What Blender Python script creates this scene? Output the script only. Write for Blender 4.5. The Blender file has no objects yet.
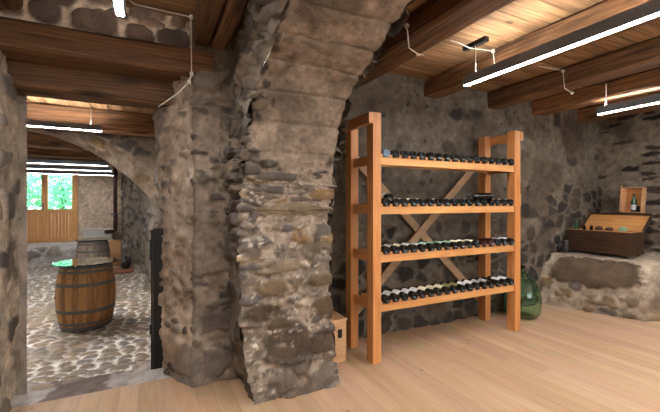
import bpy, bmesh, math, random
import numpy as np
from mathutils import Vector, Matrix, Euler
random.seed(7)
S = bpy.context.scene
COL = S.collection
PI = math.pi

# ------------------------------------------------------------------ view
TH = math.radians(26.3)
CZ = 1.40
cam_d = bpy.data.cameras.new('camera')
cam = bpy.data.objects.new('camera', cam_d)
COL.objects.link(cam)
cam.location = (0, 0, CZ)
cam.rotation_euler = (PI / 2, 0, -TH)
cam_d.sensor_width = 36
cam_d.lens = 364 / 660 * 36
cam_d.shift_y = -0.0045
cam_d.clip_start = 0.02
S.camera = cam
S.view_settings.view_transform = 'Standard'
S.view_settings.look = 'None'
S.view_settings.gamma = 1
S.view_settings.use_curve_mapping = False
S.view_settings.exposure = 0.62

# ------------------------------------------------------------------ numpy noise
def _h(ix, iy, iz, seed):
    n = (ix.astype(np.int64) * 374761393 + iy.astype(np.int64) * 668265263 + iz.astype(np.int64) * 2147483647 + seed * 974634777) & 0xFFFFFFFF
    n = ((n ^ (n >> 13)) * 1274126177) & 0xFFFFFFFF
    n = ((n ^ (n >> 16)) * 2246822519) & 0xFFFFFFFF
    n = n ^ (n >> 15)
    return (n & 0xFFFFFF) / float(0xFFFFFF)
def vnoise(P, seed=0):
    i = np.floor(P).astype(np.int64); f = P - i
    f = f * f * (3 - 2 * f)
    r = 0
    for dx in (0, 1):
        wx = f[:, 0] if dx else 1 - f[:, 0]
        for dy in (0, 1):
            wy = f[:, 1] if dy else 1 - f[:, 1]
            for dz in (0, 1):
                wz = f[:, 2] if dz else 1 - f[:, 2]
                r = r + wx * wy * wz * _h(i[:, 0] + dx, i[:, 1] + dy, i[:, 2] + dz, seed)
    return r
def fbm(P, octv=4, seed=0, gain=.5):
    a = 1.0; s = 0; t = 0
    for k in range(octv):
        s = s + a * vnoise(P * 2 ** k + 17.3 * k, seed + k); t += a; a *= gain
    return s / t * 2 - 1          # -1..1
def voro(P, seed=0):
    i = np.floor(P).astype(np.int64)
    F1 = np.full(len(P), 9.); F2 = np.full(len(P), 9.)
    R = [np.zeros(len(P)) for _ in range(3)]
    for dx in (-1, 0, 1):
        for dy in (-1, 0, 1):
            for dz in (-1, 0, 1):
                cx, cy, cz = i[:, 0] + dx, i[:, 1] + dy, i[:, 2] + dz
                px = cx + .12 + .76 * _h(cx, cy, cz, seed); py = cy + .12 + .76 * _h(cx, cy, cz, seed + 1); pz = cz + .12 + .76 * _h(cx, cy, cz, seed + 2)
                d = np.sqrt((P[:, 0] - px) ** 2 + (P[:, 1] - py) ** 2 + (P[:, 2] - pz) ** 2)
                m = d < F1
                F2 = np.where(m, F1, np.minimum(F2, d))
                F1 = np.where(m, d, F1)
                for k in range(3):
                    R[k] = np.where(m, _h(cx, cy, cz, seed + 5 + k), R[k])
    return F1, F2, R
def grey(c, k=.08):
    l = .3 * c[0] + .6 * c[1] + .1 * c[2]
    return tuple(v * (1 - k) + l * k for v in c)
def sst(x, a, b):
    t = np.clip((x - a) / (b - a), 0, 1)
    return t * t * (3 - 2 * t)
def srgb(*c):
    return tuple(((v / 255) / 12.92 if v / 255 <= .04045 else ((v / 255 + .055) / 1.055) ** 2.4) for v in c)

# ------------------------------------------------------------------ materials
def new_mat(name):
    m = bpy.data.materials.new(name); m.use_nodes = True
    nt = m.node_tree
    b = nt.nodes['Principled BSDF']
    return m, nt, b
def simple(name, col, rough=.6, metal=0, spec=.5, bump=0, bscale=60):
    m, nt, b = new_mat(name)
    N = nt.nodes; L = nt.links
    b.inputs['Roughness'].default_value = rough; b.inputs['Metallic'].default_value = metal
    b.inputs['Specular IOR Level'].default_value = spec
    tc = N.new('ShaderNodeTexCoord'); no = N.new('ShaderNodeTexNoise')
    no.inputs['Scale'].default_value = bscale; no.inputs['Detail'].default_value = 4
    L.new(tc.outputs['Object'], no.inputs['Vector'])
    mx = N.new('ShaderNodeMix'); mx.data_type = 'RGBA'
    mx.inputs[6].default_value = tuple(c * .82 for c in col) + (1,); mx.inputs[7].default_value = tuple(min(1, c * 1.15) for c in col) + (1,)
    L.new(no.outputs['Fac'], mx.inputs[0]); L.new(mx.outputs[2], b.inputs['Base Color'])
    if bump:
        bp = N.new('ShaderNodeBump'); bp.inputs['Strength'].default_value = bump; bp.inputs['Distance'].default_value = .01
        L.new(no.outputs['Fac'], bp.inputs['Height']); L.new(bp.outputs[0], b.inputs['Normal'])
    return m
def wood(name, dark, light, axis=2, scale=1.0, rough=.6, bump=.25, knots=0.0, attr=False, contrast=(.3, .72), rand=.0, flat=False, fine=.4, kr_=.075):
    m, nt, b = new_mat(name)
    N = nt.nodes; L = nt.links
    tc = N.new('ShaderNodeTexCoord')
    oi = N.new('ShaderNodeObjectInfo')
    add = N.new('ShaderNodeVectorMath'); add.operation = 'ADD'
    sc = N.new('ShaderNodeVectorMath'); sc.operation = 'SCALE'; sc.inputs['Scale'].default_value = 37.0
    L.new(oi.outputs['Random'], sc.inputs[0])
    L.new(tc.outputs['Object'], add.inputs[0]); L.new(sc.outputs[0], add.inputs[1])
    mp = N.new('ShaderNodeMapping')
    s = [14 * scale] * 3; s[axis] = 1.1 * scale
    mp.inputs['Scale'].default_value = s
    L.new(add.outputs[0], mp.inputs[0])
    n1 = N.new('ShaderNodeTexNoise'); n1.inputs['Scale'].default_value = 1.0; n1.inputs['Detail'].default_value = 3; n1.inputs['Distortion'].default_value = .9
    L.new(mp.outputs[0], n1.inputs['Vector'])
    mp2 = N.new('ShaderNodeMapping'); s2 = [90 * scale] * 3; s2[axis] = 3 * scale
    mp2.inputs['Scale'].default_value = s2
    L.new(add.outputs[0], mp2.inputs[0])
    n2 = N.new('ShaderNodeTexNoise'); n2.inputs['Scale'].default_value = 1.0; n2.inputs['Detail'].default_value = 4
    L.new(mp2.outputs[0], n2.inputs['Vector'])
    mm = N.new('ShaderNodeMix'); mm.inputs[0].default_value = fine
    L.new(n1.outputs['Fac'], mm.inputs[2]); L.new(n2.outputs['Fac'], mm.inputs[3])
    cr = N.new('ShaderNodeValToRGB')
    cr.color_ramp.elements[0].position = contrast[0]; cr.color_ramp.elements[0].color = dark + (1,)
    cr.color_ramp.elements[1].position = contrast[1]; cr.color_ramp.elements[1].color = light + (1,)
    L.new(mm.outputs[0], cr.inputs[0])
    out = cr.outputs[0]
    if knots:
        mp3 = N.new('ShaderNodeMapping'); s3 = [6.0 * scale] * 3; s3[axis] = 2.0 * scale
        
        if flat: s3[2] = 0; s3[1 - axis] = 7.0 * scale; s3[axis] = 3.4 * scale
        mp3.inputs['Scale'].default_value = s3
        L.new(add.outputs[0], mp3.inputs[0])
        vo = N.new('ShaderNodeTexVoronoi'); vo.inputs['Scale'].default_value = 1.0
        L.new(mp3.outputs[0], vo.inputs['Vector'])
        kr = N.new('ShaderNodeMapRange'); kr.inputs[1].default_value = .02 if flat else .08; kr.inputs[2].default_value = kr_ if flat else .26; kr.inputs[3].default_value = knots; kr.inputs[4].default_value = 0
        L.new(vo.outputs['Distance'], kr.inputs[0])
        km = N.new('ShaderNodeMix'); km.data_type = 'RGBA'
        km.inputs[7].default_value = tuple(c * .35 for c in dark) + (1,)
        L.new(kr.outputs[0], km.inputs[0]); L.new(out, km.inputs[6]); out = km.outputs[2]
    if attr:
        at = N.new('ShaderNodeAttribute'); at.attribute_name = 'Col'
        mu = N.new('ShaderNodeMix'); mu.data_type = 'RGBA'; mu.blend_type = 'MULTIPLY'; mu.inputs[0].default_value = 1
        L.new(out, mu.inputs[6]); L.new(at.outputs['Color'], mu.inputs[7]); out = mu.outputs[2]
    if rand:
        hs = N.new('ShaderNodeHueSaturation')
        mr = N.new('ShaderNodeMapRange'); mr.inputs[3].default_value = 1 - rand; mr.inputs[4].default_value = 1 + rand
        L.new(oi.outputs['Random'], mr.inputs[0]); L.new(mr.outputs[0], hs.inputs['Value']); L.new(out, hs.inputs['Color']); out = hs.outputs[0]
    L.new(out, b.inputs['Base Color'])
    b.inputs['Roughness'].default_value = rough
    b.inputs['Specular IOR Level'].default_value = .35
    bp = N.new('ShaderNodeBump'); bp.inputs['Strength'].default_value = bump; bp.inputs['Distance'].default_value = .006
    L.new(mm.outputs[0], bp.inputs['Height']); L.new(bp.outputs[0], b.inputs['Normal'])
    return m
def stone_mat(name, rough=.9, spec=.15, bump=.5, fine=70):
    m, nt, b = new_mat(name)
    N = nt.nodes; L = nt.links
    at = N.new('ShaderNodeAttribute'); at.attribute_name = 'Col'
    tc = N.new('ShaderNodeTexCoord')
    n1 = N.new('ShaderNodeTexNoise'); n1.inputs['Scale'].default_value = fine; n1.inputs['Detail'].default_value = 5; n1.inputs['Roughness'].default_value = .7
    L.new(tc.outputs['Object'], n1.inputs['Vector'])
    n2 = N.new('ShaderNodeTexNoise'); n2.inputs['Scale'].default_value = 9; n2.inputs['Detail'].default_value = 5
    L.new(tc.outputs['Object'], n2.inputs['Vector'])
    mu = N.new('ShaderNodeMath'); mu.operation = 'ADD'
    L.new(n1.outputs['Fac'], mu.inputs[0]); L.new(n2.outputs['Fac'], mu.inputs[1])
    mr = N.new('ShaderNodeMapRange'); mr.inputs[1].default_value = .6; mr.inputs[2].default_value = 1.4; mr.inputs[3].default_value = .5; mr.inputs[4].default_value = 1.5
    L.new(mu.outputs[0], mr.inputs[0])
    vm = N.new('ShaderNodeVectorMath'); vm.operation = 'SCALE'
    L.new(at.outputs['Color'], vm.inputs[0]); L.new(mr.outputs[0], vm.inputs['Scale'])
    L.new(vm.outputs[0], b.inputs['Base Color'])
    b.inputs['Roughness'].default_value = rough; b.inputs['Specular IOR Level'].default_value = spec
    bp = N.new('ShaderNodeBump'); bp.inputs['Strength'].default_value = bump; bp.inputs['Distance'].default_value = .012
    L.new(mu.outputs[0], bp.inputs['Height']); L.new(bp.outputs[0], b.inputs['Normal'])
    return m
def emit(name, col, st):
    m, nt, b = new_mat(name)
    b.inputs['Base Color'].default_value = (.8, .8, .8, 1)
    b.inputs['Emission Color'].default_value = col + (1,); b.inputs['Emission Strength'].default_value = st
    return m
def glass(name, col, rough=.0, ior=1.5):
    m, nt, b = new_mat(name)
    b.inputs['Base Color'].default_value = col + (1,); b.inputs['Transmission Weight'].default_value = 1
    b.inputs['Roughness'].default_value = rough; b.inputs['IOR'].default_value = ior
    return m

M = {}
M['stone'] = stone_mat('rubble_stone')
M['cobble'] = stone_mat('cobble_stone', rough=.5, spec=.4, bump=.3)
M['old_y'] = wood('old_beam_along_y', srgb(66, 46, 32), srgb(165, 123, 86), axis=1, scale=.8, rough=.7, bump=.6, knots=.8, rand=.15, attr=True, contrast=(.36, .68), fine=.55)
M['old_x'] = wood('old_beam_along_x', srgb(70, 50, 35), srgb(154, 115, 83), axis=0, scale=.8, rough=.7, bump=.6, knots=.8, rand=.15, attr=True, contrast=(.36, .68), fine=.55)
M['board_x'] = wood('ceiling_board', srgb(94, 66, 44), srgb(188, 150, 110), axis=0, flat=True, scale=.7, rough=.7, bump=.5, knots=.85, attr=True, contrast=(.34, .66), fine=.5, kr_=.13)
M['board_y'] = wood('cellar_board', srgb(120, 88, 60), srgb(214, 172, 128), axis=1, flat=True, scale=.7, rough=.7, bump=.5, knots=.7, attr=True)
RD, RL = srgb(173, 109, 58), srgb(207, 148, 91)
M['rack_z'] = wood('larch_upright', RD, RL, axis=2, scale=1.2, rough=.45, bump=.08, knots=.25, rand=.06)
M['rack_x'] = wood('larch_board', srgb(186, 126, 71), srgb(214, 163, 105), axis=0, scale=1.2, rough=.45, bump=.08, knots=.2, rand=.06)
M['rack_y'] = wood('larch_rail', RD, RL, axis=1, scale=1.2, rough=.45, bump=.08, knots=.2, rand=.1)
M['pale_x'] = wood('pale_spruce', srgb(156, 121, 89), srgb(192, 160, 126), axis=0, scale=1.2, rough=.55, bump=.08, knots=.3)
M['floor'] = wood('spruce_floor_board', srgb(166, 132, 103), srgb(194, 165, 135), axis=1, scale=.9, flat=True, rough=.5, bump=.05, knots=.75, attr=True, contrast=(.15, .75), kr_=.09)
M['box'] = wood('pine_box', srgb(176, 130, 90), srgb(214, 172, 128), axis=0, scale=1.5, rough=.6, bump=.08, knots=.3)
M['chest_out'] = wood('dark_chest', srgb(34, 22, 16), srgb(78, 54, 38), axis=1, scale=1.5, rough=.55, bump=.3)
M['chest_in'] = wood('chest_lining', srgb(150, 100, 56), srgb(206, 150, 92), axis=1, scale=1.5, rough=.6, bump=.1)
M['barrel'] = wood('oak_stave', srgb(112, 76, 46), srgb(206, 156, 106), axis=2, scale=1.6, rough=.55, bump=.25, attr=True)
M['barrel_grey'] = wood('weathered_stave', srgb(104, 92, 84), srgb(176, 164, 154), axis=2, scale=1.6, rough=.7, bump=.25, attr=True)
M['hoop'] = simple('iron_hoop', srgb(104, 102, 100), .5, .3, bump=.2)
M['door'] = wood('varnished_door', srgb(214, 150, 92), srgb(240, 186, 126), axis=2, scale=1.5, rough=.4, bump=.05)
M['bottle'] = simple('bottle_glass', srgb(10, 12, 10), .12, 0, .4, bscale=3)
M['bottle_red'] = simple('bottle_glass_red', srgb(58, 16, 20), .15, 0, .7, bscale=3)
M['bottle_silver'] = simple('bottle_glass_silver', srgb(120, 140, 160), .2, .4, .7, bscale=3)
M['lab_white'] = simple('label_white', (.74, .74, .76), .6)
M['lab_cream'] = simple('label_cream', (.74, .68, .52), .6)
M['lab_green'] = simple('label_green', srgb(146, 182, 162), .6)
M['lab_olive'] = simple('label_olive', srgb(128, 118, 78), .6)
M['lab_grey'] = simple('label_grey', srgb(180, 178, 180), .6)
M['foil'] = simple('foil_black', srgb(24, 20, 20), .35, .3)
M['housing'] = simple('graphite_housing', srgb(112, 118, 128), .45, .1)
M['led'] = emit('led_diffuser', (1.0, .98, .955), 104.0)
M['led_up'] = emit('led_uplight', (1.0, .97, .92), 52.0)
M['led_room'] = emit('led_diffuser_cellar', (1.0, .985, .97), 17.0)
M['led_near'] = emit('led_diffuser_near', (1.0, .985, .97), 210.0)
M['cable'] = simple('white_cable', srgb(214, 208, 198), .6)
M['black'] = simple('black_steel', srgb(22, 22, 23), .4, .5)
M['steel'] = simple('zinc_plate', srgb(120, 120, 122), .4, .8)
M['pipe'] = simple('brown_pipe', srgb(66, 42, 36), .35, .3)
M['white'] = simple('white_board', srgb(222, 220, 216), .5)
M['plaster'] = simple('tan_plaster', srgb(200, 172, 142), .9, bump=.6, bscale=8)
M['concrete'] = simple('grey_concrete', srgb(150, 148, 148), .9, bump=.3, bscale=14)
M['slab'] = simple('grey_slab', srgb(136, 124, 118), .85, bump=.5, bscale=16)
M['demi'] = glass('demijohn_glass', srgb(196, 234, 208), .02)
M['clear'] = glass('table_glass', srgb(225, 245, 238), 0)
M['pane'] = glass('window_glass', (1, 1, 1), 0)
M['green_glass'] = simple('green_bottle_glass', srgb(36, 74, 52), .12, 0, .7)
M['pale_green'] = simple('pale_green_glass', srgb(140, 170, 140), .2, 0, .6)
M['terra'] = simple('terracotta', srgb(150, 98, 76), .8, bump=.2)
M['jug'] = simple('dark_jug', srgb(44, 34, 32), .3, 0, .6)
M['cork'] = simple('dark_cork', srgb(58, 34, 24), .7)
M['pewter'] = simple('pewter', srgb(70, 68, 68), .4, .7)
M['pink'] = simple('pink_label', srgb(200, 176, 190), .6)
M['leaf'] = simple('leaf', srgb(120, 205, 165), .5, bscale=2)
M['bark'] = simple('bark', srgb(90, 74, 60), .9)
M['grass'] = simple('grass', srgb(120, 160, 90), .9)

# ------------------------------------------------------------------ object helpers
def tag(o, label=None, cat=None, group=None, kind=None):
    if label: o['label'] = label
    if cat: o['category'] = cat
    if group: o['group'] = group
    if kind: o['kind'] = kind
    return o
def thing(name, label, cat, loc=(0, 0, 0), rz=0, group=None):
    o = bpy.data.objects.new(name, None); COL.objects.link(o)
    o.empty_display_size = .05
    o.location = loc; o.rotation_euler = (0, 0, rz)
    return tag(o, label, cat, group)
def obj(name, bm, mat, parent=None, world=False, smooth=False, label=None):
    """one mesh object; world=True: the bmesh is in world coordinates and parent is unrotated"""
    me = bpy.data.meshes.new(name)
    if world and parent:
        off = Vector((0, 0, 0)); p = parent
        while p: off += p.location; p = p.parent
        bmesh.ops.translate(bm, verts=bm.verts, vec=-off)
    bm.normal_update(); bm.to_mesh(me); bm.free()
    me.materials.append(mat)
    if smooth:
        me.polygons.foreach_set('use_smooth', [True] * len(me.polygons))
    o = bpy.data.objects.new(name, me); COL.objects.link(o)
    if parent: o.parent = parent
    if label: o['label'] = label
    return o
def colattr(o, c=(1, 1, 1)):
    a = o.data.color_attributes.new('Col', 'FLOAT_COLOR', 'POINT')
    a.data.foreach_set('color', np.tile(np.array(tuple(c) + (1,), dtype=np.float32), len(o.data.vertices)))
def BM(): return bmesh.new()
def box(bm, x0, x1, y0, y1, z0, z1, bev=0.0, mat=None):
    r = bmesh.ops.create_cube(bm, size=1)
    vs = r['verts']
    for v in vs:
        v.co = Vector((x0 + (v.co.x + .5) * (x1 - x0), y0 + (v.co.y + .5) * (y1 - y0), z0 + (v.co.z + .5) * (z1 - z0)))
    if bev:
        es = list({e for v in vs for e in v.link_edges})
        r2 = bmesh.ops.bevel(bm, geom=es, offset=bev, segments=2, affect='EDGES', profile=.6)
        vs = list({v for f in r2['faces'] for v in f.verts} | {v for v in vs if v.is_valid})
    if mat is not None:
        bmesh.ops.transform(bm, matrix=mat, verts=vs)
    return vs
def bar(bm, a, b, w, h, bev=0.0, up=(0, 0, 1)):
    a, b = Vector(a), Vector(b); d = b - a; L = d.length; d.normalize()
    u = Vector(up); s = d.cross(u)
    if s.length < 1e-4: s = d.cross(Vector((0, 1, 0)))
    s.normalize(); u = s.cross(d)
    mat = Matrix(((d.x, s.x, u.x, a.x), (d.y, s.y, u.y, a.y), (d.z, s.z, u.z, a.z), (0, 0, 0, 1)))
    return box(bm, 0, L, -w / 2, w / 2, -h / 2, h / 2, bev, mat)
def lathe(bm, prof, n=24, axis='z', cap=True, mat=None):
    rings = []
    for r, h in prof:
        ring = []
        for k in range(n):
            a = 2 * PI * k / n
            c = (r * math.cos(a), r * math.sin(a), h) if axis == 'z' else (r * math.cos(a), h, -r * math.sin(a))
            v = Vector(c)
            if mat is not None: v = mat @ v
            ring.append(bm.verts.new(v))
        rings.append(ring)
    for a, b in zip(rings[:-1], rings[1:]):
        for k in range(n):
            bm.faces.new((a[k], a[(k + 1) % n], b[(k + 1) % n], b[k]))
    if cap:
        bm.faces.new(rings[0][::-1]); bm.faces.new(rings[-1])
    return rings
def tube(bm, pts, r, n=8):
    pts = [Vector(p) for p in pts]
    rings = []
    ref = Vector((.31, .52, .79)).normalized()
    for i, p in enumerate(pts):
        t = (pts[min(i + 1, len(pts) - 1)] - pts[max(i - 1, 0)]).normalized()
        s = t.cross(ref).normalized(); u = s.cross(t)
        rings.append([bm.verts.new(p + r * (math.cos(2 * PI * k / n) * s + math.sin(2 * PI * k / n) * u)) for k in range(n)])
    for a, b in zip(rings[:-1], rings[1:]):
        for k in range(n): bm.faces.new((a[k], a[(k + 1) % n], b[(k + 1) % n], b[k]))
    bm.faces.new(rings[0][::-1]); bm.faces.new(rings[-1])
def smooth_path(pts, n=6):
    pts = [Vector(p) for p in pts]; out = []
    for i in range(len(pts) - 1):
        p0, p1, p2, p3 = pts[max(i - 1, 0)], pts[i], pts[i + 1], pts[min(i + 2, len(pts) - 1)]
        for k in range(n):
            t = k / n
            out.append(.5 * ((2 * p1) + (p2 - p0) * t + (2 * p0 - 5 * p1 + 4 * p2 - p3) * t * t + (3 * p1 - p0 - 3 * p2 + p3) * t ** 3))
    out.append(pts[-1]); return out
def copy_tree(o, parent=None):
    c = o.copy(); COL.objects.link(c)
    if parent: c.parent = parent
    for ch in list(o.children): copy_tree(ch, c)
    return c

# ------------------------------------------------------------------ stone walls
def grid_mesh(name, patches, mat):
    """patches: list of (P[nu,nv,3], C[nu*nv,3]); one mesh object"""
    V = []; F = []; Cc = []; off = 0
    for P, C in patches:
        nu, nv = P.shape[:2]
        V.append(P.reshape(-1, 3)); Cc.append(C)
        i = np.arange(nu * nv).reshape(nu, nv) + off
        F.append(np.stack([i[:-1, :-1], i[1:, :-1], i[1:, 1:], i[:-1, 1:]], -1).reshape(-1, 4))
        off += nu * nv
    V = np.concatenate(V); F = np.concatenate(F); Cc = np.concatenate(Cc)
    me = bpy.data.meshes.new(name)
    me.vertices.add(len(V)); me.vertices.foreach_set('co', V.astype(np.float32).ravel())
    me.loops.add(F.size); me.loops.foreach_set('vertex_index', F.astype(np.int32).ravel())
    me.polygons.add(len(F)); me.polygons.foreach_set('loop_start', np.arange(0, F.size, 4, dtype=np.int32)); me.polygons.foreach_set('loop_total', np.full(len(F), 4, dtype=np.int32))
    me.update(calc_edges=True); me.validate()
    a = me.color_attributes.new('Col', 'FLOAT_COLOR', 'POINT')
    a.data.foreach_set('color', np.concatenate([np.clip(Cc, 0, 1), np.ones((len(Cc), 1))], 1).astype(np.float32).ravel())
    me.materials.append(mat)
    me.polygons.foreach_set('use_smooth', [True] * len(me.polygons))
    o = bpy.data.objects.new(name, me); COL.objects.link(o)
    o['kind'] = 'structure'
    return o
def pal(r, cols):
    cols = np.array(cols); n = len(cols)
    return cols[np.minimum((r * n).astype(int), n - 1)]
def blend_layers(P, layers):
    """layers: list of dicts(size, cov, mw, soft, depth, cols, seed, warp, weight(P)->0..1). Returns stone mask, height, colour"""
    n = len(P)
    m_all = np.zeros(n); h_all = np.zeros(n); c_all = np.zeros((n, 3))
    w3 = np.stack([fbm(P * 5, 3, 91), fbm(P * 5 + 40, 3, 92), fbm(P * 5 + 80, 3, 93)], 1)
    for l in layers:
        Q = (P + w3 * l.get('warp', .03)) / np.array(l['size'])
        F1, F2, R = voro(Q, l['seed'])
        e = F2 - F1
        m = sst(e, l['mw'], l['mw'] + l.get('soft', .12))
        cov = l['cov'](P) if callable(l['cov']) else l['cov']
        m = m * (R[0] < cov)
        dome = np.clip(1 - F1 * F1 * 1.1, 0, 1)
        dp_ = l['depth'](P) if callable(l['depth']) else l['depth']
        h = m * dp_ * (.35 + .9 * R[1]) * (.6 + .4 * dome)
        c = pal(R[2], l['cols']) * (.8 + .4 * R[1])[:, None]
        k = m * (1 - m_all)
        c_all += c * k[:, None]; h_all = np.maximum(h_all, h); m_all = m_all + k
    return m_all, h_all, c_all
def ell_stones(P2, P, lst, m, h, c):
    """explicit stones: (ca, cb, ra, rb, depth, colour, power)"""
    wa = fbm(P * 6, 3, 61); wb = fbm(P * 6 + 9, 3, 62); wf = fbm(P * 16, 3, 63) + .8 * fbm(P * 40, 2, 64)
    smear = sst(fbm(P * 10, 4, 65), -.34, -.02)
    for (ca, cb, ra, rb, dep, col, pw) in lst:
        x = (P2[:, 0] - ca) / ra + wa * min(.4, .05 / ra); y = (P2[:, 1] - cb) / rb + wb * min(.45, .05 / rb)
        d = (np.abs(x) ** pw + np.abs(y) ** pw) ** (1 / pw) + wf * .08
        k = (1 - sst(d, .9, 1.04)) * (smear if dep < .05 else 1)
        dome = 1 - .35 * np.clip(d, 0, 1) ** 2
        h[:] = h * (1 - k) + k * dep * dome
        c[:] = c * (1 - k)[:, None] + k[:, None] * np.array(col) * m_scale(P)[:, None]
        m[:] = np.maximum(m, k)
    return m, h, c
def m_scale(P): return .85 + .3 * vnoise(P * 9, 31)
def finish(P, N, layers, mortar, rough_amp=.018, rough_scale=9, extra=None, mottle=None, tone=1.0, big_amp=.022):
    """displace a patch; P,N (nu,nv,3)"""
    sh = P.shape
    p = P.reshape(-1, 3); nrm = N.reshape(-1, 3)
    tf = None
    if callable(tone): tf = tone(p); tone = 1.0
    mortar = grey(np.array(mortar) * tone); mottle = [(grey(np.array(q[0]) * tone), *q[1:]) for q in (mottle or [])]
    layers = [dict(l, cols=[grey(np.array(q) * tone) for q in l['cols']]) for l in layers]
    if extra is not None: extra = (extra[0], [e[:5] + (grey(np.array(e[5]) * tone),) + e[6:] for e in extra[1]])
    m, h, c = blend_layers(p, layers)
    mort = np.array(mortar)[None] * (.78 + .44 * vnoise(p * 3.1, 11))[:, None] * (.85 + .3 * vnoise(p * 17, 12))[:, None] * (.74 + .52 * vnoise(p * 38, 13))[:, None]
    if mottle:
        for (col, thr, sc, seed) in mottle:
            k = sst(fbm(p * sc, 4, seed), thr, thr + .25)[:, None]
            mort = mort * (1 - k) + np.array(col)[None] * k
    # colour accumulates premultiplied by the mask
    cc = c + mort * (1 - m)[:, None]
    if extra is not None:
        P2, lst = extra
        m, h, cc = ell_stones(P2.reshape(-1, 2), p, lst, m, h, cc)
    if tf is not None: cc = cc * tf[:, None]
    cc = cc * .76
    rough = rough_amp * fbm(p * rough_scale, 5, 21, .6) + .5 * rough_amp * fbm(p * rough_scale * 3, 3, 22)
    hh = h + rough * (1 - .45 * m) + big_amp * fbm(p * 2.3, 3, 24)
    out = p + nrm * hh[:, None]
    return out.reshape(sh), cc
def extrude(path, zs, vertical=True, round_n=2):
    """horizontal (x,y) polyline path extruded over zs; outward normal is on the path's right-hand side"""
    path = np.array(path, float)
    t = np.gradient(path, axis=0); t /= np.linalg.norm(t, axis=1)[:, None] + 1e-9
    n = np.stack([t[:, 1], -t[:, 0]], 1)
    for _ in range(round_n):
        n2 = n.copy(); n2[1:-1] = n[:-2] + 2 * n[1:-1] + n[2:]; n = n2 / np.linalg.norm(n2, axis=1)[:, None]
    nu, nv = len(path), len(zs)
    P = np.zeros((nu, nv, 3)); N = np.zeros((nu, nv, 3))
    P[:, :, 0] = path[:, None, 0]; P[:, :, 1] = path[:, None, 1]; P[:, :, 2] = np.array(zs)[None]
    N[:, :, 0] = n[:, None, 0]; N[:, :, 1] = n[:, None, 1]
    return P, N
def resample(pts, step):
    out = []
    for a, b in zip(pts[:-1], pts[1:]):
        a = np.array(a, float); b = np.array(b, float)
        k = max(1, int(round(np.linalg.norm(b - a) / step)))
        for i in range(k): out.append(a + (b - a) * i / k)
    out.append(np.array(pts[-1], float)); return np.array(out)

# palettes (albedo)
GREY = [srgb(112, 104, 98), srgb(128, 118, 108), srgb(98, 90, 86), srgb(140, 124, 106)]
DARK = [srgb(84, 76, 72), srgb(100, 88, 80), srgb(74, 68, 68), srgb(112, 96, 84)]
TAN = [srgb(150, 126, 98), srgb(132, 114, 96), srgb(164, 136, 100), srgb(112, 104, 100)]
MORT = srgb(190, 172, 152)
MORT_D = srgb(158, 142, 128)

CEIL = 2.80
ZS = np.arange(0, 2.95, .014)
def floor_fix(P): return P

# ---- wall_left : the doorway wall
def px_on_y(px, py, Y):
    r = (px - 330) / 364; u = (203 - py) / 364
    d = Y / (-r * math.sin(TH) + math.cos(TH))
    return d * (r * math.cos(TH) + math.sin(TH)), CZ + u * d
patches = []
dw_layers = [
    dict(size=(.30, .30, .20), cov=lambda p: np.where(p[:, 2] > 2.15, .95, np.where(p[:, 2] < .45, .7, .28)) * np.where(p[:, 1] > 2.99, .35, 1), mw=.05, depth=lambda p: np.where(p[:, 2] > 2.1, .05, .035), cols=[srgb(146, 134, 122), srgb(132, 120, 112), srgb(152, 136, 120)], seed=3, warp=.05),
    dict(size=(.10, .10, .055), cov=lambda p: np.where((p[:, 0] > .48), .5, .22), mw=.1, depth=.03, cols=GREY, seed=5, warp=.03)]
path = resample([(1.0, 3.46), (.06, 3.46), (.085, 3.36), (.26, 3.02), (.31, 2.95), (.8, 2.95)], .014)
P, N = extrude(path, ZS, round_n=2)
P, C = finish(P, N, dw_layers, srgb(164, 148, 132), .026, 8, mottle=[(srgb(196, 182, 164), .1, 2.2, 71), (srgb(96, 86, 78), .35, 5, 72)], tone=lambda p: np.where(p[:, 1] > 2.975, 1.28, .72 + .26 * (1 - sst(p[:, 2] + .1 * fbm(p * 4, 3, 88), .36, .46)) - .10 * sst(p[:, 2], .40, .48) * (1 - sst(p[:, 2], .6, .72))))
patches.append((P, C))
# left jamb
path = resample([(-.885, 3.46), (-.86, 3.0), (-1.7, 3.0)][::1], .016)
P, N = extrude(path[::-1], np.arange(0, 2.6, .016), round_n=3)
P, C = finish(P, N, [dict(size=(.25, .25, .16), cov=.4, mw=.07, depth=.03, cols=GREY, seed=13, warp=.04)], srgb(176, 160, 140), .022, 8, mottle=[(srgb(110, 98, 86), .2, 4, 73)], tone=1.2)
patches.append((P, C))
# back of the jambs, above the lintels
path = resample([(-1.7, 3.0), (.6, 3.0)], .014)
P, N = extrude(path, np.arange(2.42, 2.95, .012), round_n=0)
st = []
def est(x0, y0, x1, y1, Y=3.0, dep=.03, col=srgb(96, 84, 76), pw=2.6):
    a, za = px_on_y(x0, (y0 + y1) / 2, Y); b, zb = px_on_y(x1, (y0 + y1) / 2, Y)
    _, z0 = px_on_y((x0 + x1) / 2, y0, Y); _, z1 = px_on_y((x0 + x1) / 2, y1, Y)
    return ((a + b) / 2, (z0 + z1) / 2, abs(b - a) / 2, abs(z0 - z1) / 2, dep, col, pw)
for q in [(28, 1, 62, 26), (68, 11, 116, 37), (40, -14, 78, 8), (2, 4, 24, 17), (105, 10, 128, 22), (127, 8, 152, 22), (150, 12, 164, 23), (122, 25, 156, 46), (157, 30, 192, 52), (170, 17, 186, 30), (84, -16, 112, 8), (136, 21, 165, 28), (190, 34, 222, 58)]:
    st.append(est(*q, dep=.052, col=random.choice([srgb(100, 86, 78), srgb(86, 76, 72), srgb(110, 94, 82)])))
P2 = np.stack([P[..., 0], P[..., 2]], -1)
P, C = finish(P, N, [], srgb(186, 172, 154), .018, 9, extra=(P2, st), tone=1.85)
patches.append((P, C))
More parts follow.
